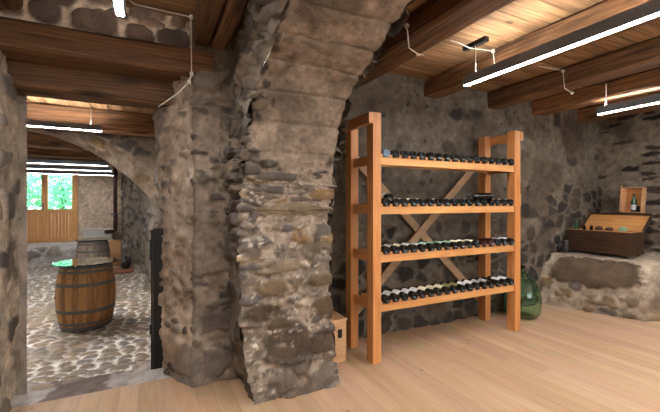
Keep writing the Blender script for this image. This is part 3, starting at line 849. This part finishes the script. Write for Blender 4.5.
# ------------------------------------------------------------------ demijohn
dj = thing('demijohn', 'large bulbous green glass demijohn on the floor beside the wine rack', 'demijohn', (4.12, 2.98, 0))
bm = BM()
outer = [(.02, .012), (.12, .004), (.17, .014), (.200, .06), (.213, .14), (.215, .22), (.203, .31), (.17, .40), (.115, .475), (.06, .525), (.034, .55), (.030, .60), (.036, .602), (.036, .625)]
inner = [(r - .005, h + (.005 if h < .05 else 0)) for r, h in outer[::-1]]
lathe(bm, outer + inner, 40, 'z', cap=False)
bmesh.ops.remove_doubles(bm, verts=bm.verts, dist=1e-5)
bm.verts.ensure_lookup_table()
bmesh.ops.holes_fill(bm, edges=[e for e in bm.edges if e.is_boundary], sides=0)
bmesh.ops.recalc_face_normals(bm, faces=bm.faces)
obj('glass_body', bm, M['demi'], dj, smooth=True)
bm = BM(); lathe(bm, [(.024, .585), (.027, .63), (.026, .645), (.005, .648)], 16); obj('stopper', bm, M['cork'], dj, smooth=True)

# ------------------------------------------------------------------ old chest on the ledge
CX0, CX1, CY0, CY1, CB = 5.37, 5.73, 2.42, 3.18, .735
ch = thing('wooden_chest', 'old dark wooden chest with its pale lined lid open, on the stone ledge', 'chest', (CX0, CY0, CB))
H = .29; T = .018
bm = BM()
for q in ((CX0, CX0 + T, CY0, CY1, CB, CB + H), (CX1 - T, CX1, CY0, CY1, CB, CB + H), (CX0 + T, CX1 - T, CY0, CY0 + T, CB, CB + H), (CX0 + T, CX1 - T, CY1 - T, CY1, CB, CB + H), (CX0 + T, CX1 - T, CY0 + T, CY1 - T, CB, CB + T)):
    box(bm, *q, .003)
obj('chest_body', bm, M['chest_out'], ch, True)
bm = BM()
t2 = .006
for q in ((CX0 + T, CX0 + T + t2, CY0 + T, CY1 - T, CB + T, CB + H - .004), (CX1 - T - t2, CX1 - T, CY0 + T, CY1 - T, CB + T, CB + H - .004), (CX0 + T, CX1 - T, CY0 + T, CY0 + T + t2, CB + T, CB + H - .004), (CX0 + T, CX1 - T, CY1 - T - t2, CY1 - T, CB + T, CB + H - .004),
          (CX0 + T, CX1 - T, CY0 + T, CY1 - T, CB + T, CB + T + t2)):
    box(bm, *q)
obj('chest_lining', bm, M['chest_in'], ch, True, label='pale inner boards')
bm = BM(); box(bm, CX0 + .002, CX1 - .002, CY0 + .002, CY1 - .002, CB + H, CB + H + .003)
# rim as a pale frame
bmesh.ops.delete(bm, geom=bm.verts[:], context='VERTS')
for q in ((CX0 + .003, CX0 + T + .004, CY0, CY1), (CX1 - T - .004, CX1 - .003, CY0, CY1), (CX0 + T, CX1 - T, CY0 + .003, CY0 + T + .004), (CX0 + T, CX1 - T, CY1 - T - .004, CY1 - .003)):
    box(bm, q[0], q[1], q[2], q[3], CB + H, CB + H + .004)
obj('rim', bm, M['chest_in'], ch, True, label='pale upper rim')
bm = BM(); box(bm, CX0 + .235, CX1 - T, CY0 + T, CY1 - T, CB + H - .035, CB + H - .02); box(bm, CX0 + .225, CX0 + .237, CY0 + T, CY1 - T, CB + H - .045, CB + H + .0); obj('tray', bm, M['chest_in'], ch, True, label='pale tray along the hinge side')
# lid, leaning back
lidm = Matrix.Translation((CX1, 0, CB + H)) @ Matrix.Rotation(math.radians(47), 4, 'Y')
bm = BM(); box(bm, .0, .016, CY0, CY1, 0, .31, .003, lidm); box(bm, -.03, .0, CY0, CY0 + .014, 0, .31, .002, lidm); box(bm, -.03, .0, CY1 - .014, CY1, 0, .31, .002, lidm); box(bm, -.03, .0, CY0 + .014, CY1 - .014, .296, .31, .002, lidm)
lid = obj('lid', bm, M['chest_out'], ch, True)
bm = BM(); box(bm, -.006, -.001, CY0 + .014, CY1 - .014, .002, .294, 0, lidm)
o = obj('lid_lining', bm, M['chest_in'], lid, False, label='pale inside of the lid'); bpy.context.view_layer.update()
for v in o.data.vertices: v.co -= Vector(ch.location)
for ya in (CY0, CY1):
    s = -1 if ya == CY0 else 1
    bm = BM(); xm = (CX0 + CX1) / 2
    tube(bm, smooth_path([(xm - .05, ya + s * .004, CB + .19), (xm - .045, ya + s * .022, CB + .165), (xm, ya + s * .026, CB + .155), (xm + .045, ya + s * .022, CB + .165), (xm + .05, ya + s * .004, CB + .19)], 4), .006, 8)
    obj('side_handle', bm, M['pewter'], ch, True, True)
bm = BM(); box(bm, CX0 - .004, CX0 + .001, (CY0 + CY1) / 2 - .03, (CY0 + CY1) / 2 + .03, CB + .22, CB + .28, .002); obj('lock_plate', bm, M['chest_out'], ch, True)
for (xa, ya) in ((CX0 + .02, CY0 + .03), (CX0 + .02, CY1 - .07), (CX1 - .06, CY0 + .03), (CX1 - .06, CY1 - .07)):
    bm = BM(); box(bm, xa, xa + .04, ya, ya + .04, CB - .03, CB, .002); obj('foot', bm, M['chest_out'], ch, True)

BT = [(.02, .0), (.033, .001), (.036, .01), (.036, .13), (.031, .155), (.016, .19), (.0135, .2), (.0135, .235), (.016, .237), (.016, .25), (.01, .251)]
def small_bottle(name, label, loc, mat, s=1.0, lab=None):
    t = thing(name, label, 'bottle', loc)
    bm = BM(); lathe(bm, [(r * s, h * s) for r, h in BT], 18); obj('bottle_body', bm, mat, t, smooth=True)
    if lab:
        bm = BM(); lathe(bm, [(.0367 * s, .03 * s), (.0367 * s, .10 * s)], 18, cap=False); obj('paper_label', bm, lab, t, smooth=True)
    bm = BM(); lathe(bm, [(.011 * s, .25 * s), (.011 * s, .262 * s), (.003, .264 * s)], 12); obj('cork', bm, M['cork'], t, smooth=True)
    return t
LIN = CB + T + .007
small_bottle('glass_bottle', 'dark green bottle with pale label standing in the rear corner of the open chest', (CX0 + .10, CY1 - .07, LIN), M['green_glass'], 1.5, M['lab_cream'])
small_bottle('glass_bottle', 'small dark bottle standing in the open chest behind its front panel', (CX0 + .06, CY1 - .20, LIN), M['bottle'], 1.25)
small_bottle('glass_bottle', 'small dark bottle with pinkish cap label in the middle of the open chest', (CX0 + .06, CY1 - .29, LIN), M['bottle'], 1.27, M['pink'])
def lump(name, label, cat, loc, sx, sy, sz, mat, seed):
    bm = BM(); bmesh.ops.create_icosphere(bm, subdivisions=3, radius=1)
    pts = np.array([v.co[:] for v in bm.verts]); d = fbm(pts * 1.6 + seed, 3, 140)
    for v, q in zip(bm.verts, d): v.co = Vector((v.co.x * sx, v.co.y * sy, v.co.z * sz)) * (1 + .22 * q)
    zmin = min(v.co.z for v in bm.verts)
    for v in bm.verts: v.co.z -= zmin
    o = obj(name, bm, mat, smooth=True); o.location = loc
    return tag(o, label, cat)
TRZ = CB + H - .02
lump('cork_bung', 'dark brown lump on the chest tray, the one nearer the green bottle', 'bung', (CX1 - .06, CY1 - .26, TRZ), .035, .05, .035, M['cork'], 1)
lump('cork_bung', 'dark brown lump on the chest tray, next to the pale green glass piece', 'bung', (CX1 - .06, CY1 - .39, TRZ), .035, .05, .032, M['cork'], 5)
lump('glass_piece', 'pale green glass piece leaning on the open chest tray', 'glass', (CX1 - .06, CY1 - .55, TRZ), .02, .055, .04, M['pale_green'], 9)
# mug
mg = thing('metal_mug', 'dark dented metal mug with handle, on the ledge beside the chest', 'mug', (5.24, 3.13, .715))
bm = BM(); lathe(bm, [(.045, 0), (.052, .002), (.05, .06), (.047, .15), (.05, .158), (.046, .158), (.043, .15), (.046, .01), (.003, .008)], 24); obj('mug_body', bm, M['pewter'], mg, smooth=True)
bm = BM(); tube(bm, smooth_path([(-.04, .02, .13), (-.075, .03, .125), (-.085, .035, .08), (-.07, .03, .04), (-.045, .02, .03)], 5), .006, 8); obj('handle', bm, M['pewter'], mg, smooth=True)

# wine presentation box on the upper ledge
wx = thing('wine_case', 'small open wooden wine case standing upright above the chest against the wall', 'wine case', (6.12, 2.72, 1.262), math.radians(0))
def wc(name, q, mat, m=None, label=None):
    bm = BM(); box(bm, *q, .002, m); return obj(name, bm, M[mat], wx, label=label)
wW, wH, wD = .24, .36, .10
rot = Matrix.Rotation(math.radians(8), 4, 'Y')
wc('back_panel', (.05, .06, -wW / 2, wW / 2, 0, wH), 'chest_in', rot)
wc('side_panel', (-wD + .05, .05, -wW / 2, -wW / 2 + .01, 0, wH), 'box', rot)
wc('side_panel', (-wD + .05, .05, wW / 2 - .01, wW / 2, 0, wH), 'box', rot)
wc('top_panel', (-wD + .05, .05, -wW / 2, wW / 2, wH - .01, wH), 'box', rot)
wc('bottom_panel', (-wD + .05, .05, -wW / 2, wW / 2, 0, .01), 'box', rot)
hm = rot @ Matrix.Translation((-wD + .05, wW / 2, 0)) @ Matrix.Rotation(math.radians(22), 4, 'Z')
wc('hinged_lid', (-.20, 0, 0, .01, 0, wH), 'box', hm)
wc('corner_wedge', (-wD + .045, -wD + .05, -wW / 2 + .01, -wW / 2 + .06, .01, .09), 'black', rot, 'dark corner wedge')
small_bottle('glass_bottle', 'green bottle with grey label standing inside the small open wine case', (6.11, 2.70, 1.275), M['green_glass'], 1.0, M['lab_grey'])

# ------------------------------------------------------------------ doorway threshold and post
bm = BM()
P, N = np.meshgrid(np.arange(-1.0, .5, .03), np.arange(3.16, 3.70, .03), indexing='ij')
Z = -.012 - .03 * sst(N, 3.2, 3.6) + .012 * fbm(np.stack([P.ravel() * 5, N.ravel() * 5, P.ravel() * 0], 1), 4, 7).reshape(P.shape)
Z = Z + .045 * sst(P, -.16, .0) * sst(N, 3.24, 3.33)
edge = 3.63 + .05 * np.sin(P * 5) - .0
Z = np.where(N > edge, Z - .2, Z)
pp = np.stack([P, N, Z], -1)
f = fbm(pp.reshape(-1, 3) * 3.5, 4, 9)
cc = np.where((pp[..., 0].ravel() > -.28 + .1 * f) | (pp[..., 0].ravel() < -.70 + .1 * f), 1, 0)[:, None]
C = cc * np.array(srgb(178, 172, 168)) + (1 - cc) * np.array(srgb(128, 116, 110))
bm.free()
grid_mesh('trim_1', [(pp, C)], M['stone'])
gp = thing('gate_post', 'slim black steel post with latch plates standing against the doorway reveal', 'post', (.0, 3.34, .02))
bm = BM(); box(bm, .022, .102, 3.34, 3.395, .02, 1.19, .003); obj('post_body', bm, M['black'], gp, True)
bm = BM(); box(bm, .006, .021, 3.345, 3.39, .02, 1.18, .002); obj('edge_strip', bm, M['black'], gp, True)
for z0, z1 in ((.93, 1.10), (.32, .40)):
    bm = BM(); box(bm, -.004, .02, 3.337, 3.344, z0, z1, .002); obj('latch_plate', bm, M['black'], gp, True)

# ------------------------------------------------------------------ cobbled cellar
FZ = -.235
xs = np.arange(-4.6, .7, .022); ys = np.concatenate([np.arange(3.45, 6.5, .016), np.arange(6.5, 12.9, .035)])
X, Y = np.meshgrid(xs, ys, indexing='ij')
pp = np.stack([X, Y, np.zeros_like(X)], -1).reshape(-1, 3)
w = np.stack([fbm(pp * 4, 3, 111), fbm(pp * 4 + 30, 3, 112), np.zeros(len(pp))], 1) * .04
q = (pp + w) / np.array([.165, .125, 1]); q[:, 2] = .5
F1, F2, R = voro(q, 77)
e = F2 - F1
m = sst(e, .06 + .12 * (fbm(pp * 2, 2, 113) * .5 + .5), .34)
h = m * (.018 + .012 * R[1]) * np.clip(1.1 - .6 * F1, 0, 1) + .006 * fbm(pp * 14, 3, 114)
drop = .175 * (1 - sst(pp[:, 1], 3.6, 4.3))
st_c = pal(R[2], [srgb(148, 131, 110), srgb(132, 120, 106), srgb(154, 136, 114), srgb(130, 123, 116), srgb(142, 125, 104)]) * (.85 + .3 * R[1])[:, None]
mo_c = np.array(srgb(246, 240, 232))[None] * (.8 + .2 * vnoise(pp * 3, 115))[:, None]
dirt = .8 * sst(fbm(pp * 1.4, 3, 116), .1, .5)[:, None]
mo_c = mo_c * (1 - dirt) + np.array(srgb(140, 124, 108)) * dirt
mm = sst(e, .11, .2)[:, None]
C = st_c * mm + mo_c * (1 - mm)
Pp = pp.copy(); Pp[:, 2] = FZ + h + drop
cob = grid_mesh('floor_cobbled', [(Pp.reshape(X.shape + (3,)), C)], M['cobble'])

# right wall of the cellar with its pier
path = resample([(.30, 3.44), (.42, 5.2), (.38, 7.0), (.02, 7.35), (-.06, 7.9), (.02, 8.2), (.0, 9.0), (-.16, 9.6), (-.25, 10.6), (-.6, 11.6), (-.78, 13.3)][::-1], .03)
P, N = extrude(path, np.arange(-.3, 3.0, .03), round_n=2)
if N[:, 0, 0].mean() > 0: N = -N
P, C = finish(P, N, [dict(size=(.28, .28, .16), cov=.5, mw=.05, soft=.25, depth=.07, cols=[grey(c, .3) for c in GREY], seed=63, warp=.08)], srgb(150, 138, 126), .035, 6, mottle=[(srgb(168, 170, 176), .25, 1.2, 79)])
grid_mesh('wall_cellar', [(P, C)], M['stone'])
# diaphragm arch of the cellar
ar = smooth_path([(.12, .9, 0), (.10, 1.2, 0), (.02, 1.45, 0), (-.2, 1.72, 0), (-.45, 1.95, 0), (-.95, 2.33, 0), (-1.5, 2.56, 0), (-2.1, 2.66, 0), (-2.8, 2.6, 0), (-3.6, 2.3, 0), (-4.3, 1.7, 0), (-4.6, 1.0, 0)], 16)
ar = resample([(p.x, p.y) for p in ar], .03)
q = np.linspace(0, 1, 30)
top = np.stack([np.where(ar[:, 0] > -.4, np.maximum(ar[:, 0] + .4 * (ar[:, 0] > -.2), ar[:, 0]), ar[:, 0]), np.full(len(ar), 2.95)], 1)
def arch_face(Y, sg):
    P = np.zeros((len(ar), len(q), 3)); N = np.zeros_like(P)
    P[..., 0] = ar[:, 0:1] + (top[:, 0:1] - ar[:, 0:1]) * q; P[..., 2] = ar[:, 1:2] + (top[:, 1:2] - ar[:, 1:2]) * q; P[..., 1] = Y
    N[..., 1] = sg
    return finish(P, N, [dict(size=(.3, .3, .18), cov=.6, mw=.07, depth=.035, cols=TAN, seed=67, warp=.06)], srgb(172, 152, 132), .025, 7)
P1 = arch_face(7.3, -1); P1 = (P1[0], P1[1])
P = np.zeros((len(ar), 14, 3)); N = np.zeros_like(P)
P[..., 0] = ar[:, 0:1]; P[..., 2] = ar[:, 1:2]; P[..., 1] = np.linspace(7.3, 7.95, 14)[None]
tt = np.gradient(ar, axis=0); tt /= np.linalg.norm(tt, axis=1)[:, None]
N[..., 0] = tt[:, 1:2] * -1; N[..., 2] = tt[:, 0:1]
P2_ = finish(P, N, [], srgb(186, 166, 144), .012, 8)
P3 = arch_face(7.95, 1)
grid_mesh('wall_cellar_arch', [P1, P2_, P3], M['stone'])
# far wall (with the doorway left open), end wall, platform
FY = 13.1
DX0, DX1, DZ0, DZ1 = -3.53, -1.93, .27, 2.42
pt = []
for (xa, xb, za, zb) in ((-5.0, DX0, -.3, 3.0), (DX1, .3, -.3, 3.0), (DX0, DX1, DZ1, 3.0), (DX0, DX1, -.3, DZ0)):
    P, N = extrude(resample([(xa, FY), (xb, FY)], .05), np.linspace(za, zb, max(2, int((zb - za) / .05))), round_n=0)
    P, C = finish(P, N, [], srgb(214, 194, 172), .014, 5, tone=1.35); pt.append((P, C))
grid_mesh('wall_cellar_end', pt, M['stone'])
P, N = extrude(resample([(-4.6, 3.4), (-4.6, 13.3)][::-1], .2), np.arange(-.3, 3.0, .2), round_n=0)
P, C = finish(P, N, [], srgb(186, 166, 144), .02, 5)
grid_mesh('wall_cellar_side', [(P, C)], M['stone'])
# stone platform below the door
pfp = [(11.45, FZ - .05), (11.42, .08), (11.46, .2), (11.55, .255), (11.8, .26), (13.12, .262)]
xs = np.arange(-4.6, -.2, .03)
pr = resample(pfp, .03)
P = np.zeros((len(xs), len(pr), 3)); P[..., 0] = xs[:, None]; P[..., 1] = pr[None, :, 0]; P[..., 2] = pr[None, :, 1]
dn = np.gradient(pr, axis=0); dn /= np.linalg.norm(dn, axis=1)[:, None]
N = np.zeros_like(P); N[..., 1] = -dn[None, :, 1]; N[..., 2] = dn[None, :, 0]
P, C = finish(P, N, [dict(size=(.30, .3, .22), cov=lambda p: .45 * (p[:, 1] < 11.6), mw=.1, depth=.04, cols=[srgb(150, 142, 134), srgb(140, 134, 130)], seed=69, warp=.05)], srgb(190, 186, 184), .012, 7, tone=1.3)
grid_mesh('floor_platform', [(P, C)], M['stone'])
# ceiling of the cellar: boards along Y over beams along X
bm = BM(); cl = bm.verts.layers.float_color.new('Col')
x = -4.8
while x < .7:
    w_ = random.uniform(.16, .24); t = random.uniform(.75, 1.1)
    for v in box(bm, x + .006, x + w_ - .006, 3.3, 13.3, 2.79 + random.uniform(0, .02), 2.83): v[cl] = (t, t * .97, t * .93, 1)
    x += w_
box(bm, -4.8, .8, 3.3, 13.3, 2.84, 2.86)
o = obj('ceiling_cellar', bm, M['board_y']); o['kind'] = 'structure'
cb = [(4.55, 'cellar ceiling beam closest to the doorway lintel, above the first lamp'), (6.34, 'stout cellar ceiling beam directly in front of the cellar arch'), (8.7, 'cellar ceiling beam first behind the cellar arch'), (10.4, 'cellar ceiling beam second behind the cellar arch'), (11.55, 'cellar ceiling beam nearest the glazed door')]
for i, (yy, lab) in enumerate(cb):
    if i == 0: continue
    o = hewn('ceiling_beam', -4.6, .45, yy, yy + .26, 2.475, 2.80, M['old_x'], .010, 40 + i * 5.1, tone=1.25)
    tag(o, lab, 'beam', 'beams of the cobbled cellar')
G2 = 'linear lamps of the cobbled cellar'
linear_lamp('x', 6.10, -3.2, -.62, 2.42, 'long linear lamp hanging in front of the stout beam seen through the doorway', ('led_near', 'led_up'), (-.75, -2.9), 2.815, G2, .06)
linear_lamp('x', 9.2, -3.2, -.82, 2.20, 'linear lamp behind the cellar arch, first of three hanging in a row', ('led_room', None), (-1.0, -2.9), 2.815, G2, .055)
linear_lamp('x', 10.7, -3.2, -.88, 2.20, 'linear lamp behind the cellar arch, middle one of three in a row', ('led_room', None), (-1.0, -2.9), 2.815, G2, .055)
linear_lamp('x', 12.2, -3.2, -.95, 2.19, 'linear lamp hanging closest to the glazed wooden door', ('led_room', None), (-1.0, -2.9), 2.815, G2, .055)

# glazed double door
dr = bpy.data.objects.new('door_1', None); COL.objects.link(dr); dr.location = (DX0, FY, DZ0); dr['kind'] = 'structure'
def dp(name, q, mat, parent=None, bev=.004):
    bm = BM(); box(bm, *q, bev); return obj(name, bm, M[mat], parent or dr, True)
dp('door_frame', (DX0, DX0 + .07, FY - .05, FY + .06, DZ0, DZ1), 'door'); dp('door_frame', (DX1 - .07, DX1, FY - .05, FY + .06, DZ0, DZ1), 'door'); dp('door_frame', (DX0 + .07, DX1 - .07, FY - .05, FY + .06, DZ1 - .07, DZ1), 'door')
mid = (DX0 + DX1) / 2
for (xa, xb) in ((DX0 + .07, mid), (mid, DX1 - .07)):
    bm = BM(); s = .075
    for q in ((xa, xa + s, DZ0, DZ1 - .07), (xb - s, xb, DZ0, DZ1 - .07), (xa + s, xb - s, DZ0, DZ0 + .10), (xa + s, xb - s, DZ1 - .15, DZ1 - .07), (xa + s, xb - s, 1.10, 1.22)):
        box(bm, q[0], q[1], FY - .03, FY + .03, q[2], q[3], .004)
    leaf_ = obj('door_leaf', bm, M['door'], dr, True)
    bm = BM()
    n = 7
    for k in range(n):
        a = xa + s + (xb - xa - 2 * s) * k / n; b = xa + s + (xb - xa - 2 * s) * (k + 1) / n
        box(bm, a + .002, b - .002, FY - .012, FY + .012, DZ0 + .10, 1.10, .003)
    obj('lower_panel', bm, M['door'], leaf_, True)
    bm = BM(); box(bm, xa + s, xb - s, FY - .004, FY + .004, 1.22, DZ1 - .15); obj('glass_pane', bm, M['pane'], leaf_, True)
    if xa < mid - .1:
        bm = BM(); tube(bm, [(xb - .04, FY - .03, 1.30), (xb - .04, FY - .08, 1.30), (xb - .13, FY - .08, 1.30)], .012, 8); box(bm, xb - .06, xb - .02, FY - .036, FY - .03, 1.2, 1.4); obj('door_handle', bm, M['steel'], leaf_, True)

# ------------------------------------------------------------------ barrels
def barrel(label, glabel, x, y, z, mat, H=.82, R=.335, r=.275):
    b = thing('barrel_table', label, 'barrel', (x, y, z), 0, 'barrels used as tables')
    n = 26; seg = 14
    bm = BM(); cl = bm.verts.layers.float_color.new('Col')
    for s in range(n):
        t = random.uniform(.7, 1.2); tint = (t, t * random.uniform(.94, 1.02), t * random.uniform(.88, 1.0), 1)
        prev = None
        for i in range(seg + 1):
            u = i / seg; rr = r + (R - r) * (1 - (2 * u - 1) ** 2)
            ring = []
            for k in range(4):
                a = 2 * PI * (s + .03 + .94 * k / 3) / n
                ring.append(bm.verts.new((rr * math.cos(a), rr * math.sin(a), u * H)))
            for k in (0, 3):
                a = 2 * PI * (s + .03 + .94 * k / 3) / n
                ring.append(bm.verts.new(((rr - .022) * math.cos(a), (rr - .022) * math.sin(a), u * H)))
            for v in ring: v[cl] = tint
            o4 = [ring[4], ring[0], ring[1], ring[2], ring[3], ring[5]]
            if prev:
                for k in range(5): bm.faces.new((prev[k], prev[k + 1], o4[k + 1], o4[k]))
                bm.faces.new((prev[5], prev[0], o4[0], o4[5]))
            else: bm.faces.new(o4[::-1])
            prev = o4
        bm.faces.new(prev)
    body = obj('staves', bm, mat, b)
    bm = BM(); lathe(bm, [(r + .002, H - .05), (r + .002, H - .03)], 40); ob = obj('barrel_head', bm, mat, b); colattr(ob)
    bm = BM(); lathe(bm, [(r + .002, .03), (r + .002, .05)], 40); ob = obj('barrel_head', bm, mat, b); colattr(ob)
    for (u0, u1) in ((.0, .06), (.085, .125), (.27, .325), (.675, .73), (.875, .915), (.94, 1.0)):
        bm = BM(); pr = []
        for k in range(4):
            u = u0 + (u1 - u0) * k / 3; pr.append((r + (R - r) * (1 - (2 * u - 1) ** 2) + .004, u * H))
        pr += [(a - .006, h) for a, h in pr[::-1]] + [pr[0]]
        lathe(bm, pr, 48, cap=False); obj('hoop', bm, M['hoop'], b, smooth=False, label='grey iron hoop')
    bm = BM(); lathe(bm, [(.0, .0), (.02, .0), (.022, .012), (.0, .014)], 12, cap=False, mat=Matrix.Translation((-R * .98, -.02, H * .48)) @ Matrix.Rotation(-PI / 2, 4, 'Y')); obj('bung', bm, M['cork'], b)
    g = obj('glass_top', (lambda m_: (lathe(m_, [(.37, 0), (.375, .003), (.375, .009), (.37, .012)], 56), m_)[1])(BM()), M['clear'], b, label=glabel)
    g.location = (0, 0, H + .0005)
    return b
barrel('brown oak barrel with iron hoops standing on the cobbles just past the doorway', 'round clear glass top', -.75, 5.72, FZ + .035, M['barrel'])
barrel('weathered grey barrel in front of the white bench near the glazed door', 'round clear glass top', -1.12, 9.45, FZ + .035, M['barrel_grey'], .80, .32, .27)

# ------------------------------------------------------------------ things at the far end
wbn = thing('white_bench', 'white box bench with overhanging top board against the far plastered wall', 'bench', (-1.7, 12.5, .265))
bm = BM(); box(bm, -1.74, -1.02, 12.52, 12.95, .265, .60, .005); obj('bench_body', bm, M['white'], wbn, True)
bm = BM(); box(bm, -1.80, -.96, 12.46, 13.0, .60, .64, .006); obj('top_board', bm, M['white'], wbn, True)
dpz = thing('drain_pipe', 'dark brown vertical pipe with elbow foot in the far corner of the cellar', 'pipe', (-.92, 12.6, .5))
bm = BM(); tube(bm, smooth_path([(-.93, 12.55, 2.55), (-.93, 12.55, 1.5), (-.93, 12.55, .72), (-.97, 12.5, .58), (-1.08, 12.42, .56), (-1.16, 12.36, .56)], 6), .055, 16); obj('pipe_run', bm, M['pipe'], dpz, True, True)
bm = BM(); lathe(bm, [(.066, 2.2), (.066, 2.3)], 16, mat=Matrix.Translation((-.93, 12.55, 0))); obj('pipe_collar', bm, M['pipe'], dpz, True)
bm = BM(); box(bm, -1.05, -.85, 12.5, 12.9, 1.05, 1.09); obj('wall_bracket', bm, M['steel'], dpz, True)
bxn = thing('wooden_crate', 'small brown wooden crate standing under the pipe elbow at the far corner', 'crate', (-.82, 11.0, FZ + .03))
bm = BM(); box(bm, -.95, -.68, 10.85, 11.15, FZ + .03, .42, .006); obj('crate_body', bm, M['box'], bxn, True)
jg = thing('round_jug', 'dark round jug with narrow neck on the cellar floor behind the barrel', 'jug', (-.52, 9.95, FZ + .075))
bm = BM(); lathe(bm, [(.02, 0), (.07, .002), (.105, .05), (.115, .10), (.10, .16), (.05, .205), (.028, .22), (.026, .27), (.034, .275), (.034, .29)], 24); obj('jug_body', bm, M['jug'], jg, smooth=True)
bm = BM(); tube(bm, smooth_path([(.028, 0, .26), (.07, 0, .265), (.085, 0, .22), (.08, 0, .17)], 4), .01, 8); obj('handle', bm, M['jug'], jg, smooth=True)
bm = BM(); box(bm, -.85, -.35, 9.55, 10.15, FZ + .03, FZ + .075, .008); o = obj('terracotta_slab', bm, M['terra']); tag(o, 'reddish brown flat slab lying on the cobbles under the dark round jug', 'slab')

# ------------------------------------------------------------------ outdoors
bm = BM(); box(bm, -14, 8, 13.5, 40, -.3, .05); o = obj('ground_outside', bm, M['grass']); o['kind'] = 'structure'
def tree(x, y, h, rad, label, n=1000):
    t = thing('garden_tree', label, 'tree', (x, y, .05), 0, 'trees outside the glazed door')
    bm = BM(); tube(bm, [(0, 0, 0), (.05, 0, h * .4), (0, .05, h * .85)], .07, 8); obj('trunk', bm, M['bark'], t)
    bm = BM()
    for _ in range(n):
        c = Vector((random.gauss(0, 1), random.gauss(0, 1), random.gauss(0, 1))); c.normalize()
        c = c * rad * random.random() ** .45; c.z *= 1.5
        p = c + Vector((0, 0, h * .62))
        if p.z < .1: continue
        e = Euler((random.uniform(0, 6), random.uniform(0, 6), random.uniform(0, 6))).to_matrix()
        l = random.uniform(.07, .13)
        vs = [bm.verts.new(p + e @ Vector(k)) for k in ((0, -l, 0), (l * .5, 0, .02), (0, l, 0), (-l * .5, 0, .02))]
        bm.faces.new(vs)
    obj('foliage', bm, M['leaf'], t)
tree(-3.80, 15.5, 2.6, .8, 'leafy green tree outside behind the door glass nearer the hinges')
tree(-3.05, 17.3, 2.8, .8, 'leafy green tree outside behind the pane beside the plastered wall')

# ------------------------------------------------------------------ sky
w = bpy.data.worlds.new('sky'); S.world = w; w.use_nodes = True
bg = w.node_tree.nodes['Background']
bg.inputs['Color'].default_value = (.86, .95, 1.0, 1); bg.inputs['Strength'].default_value = 5.0
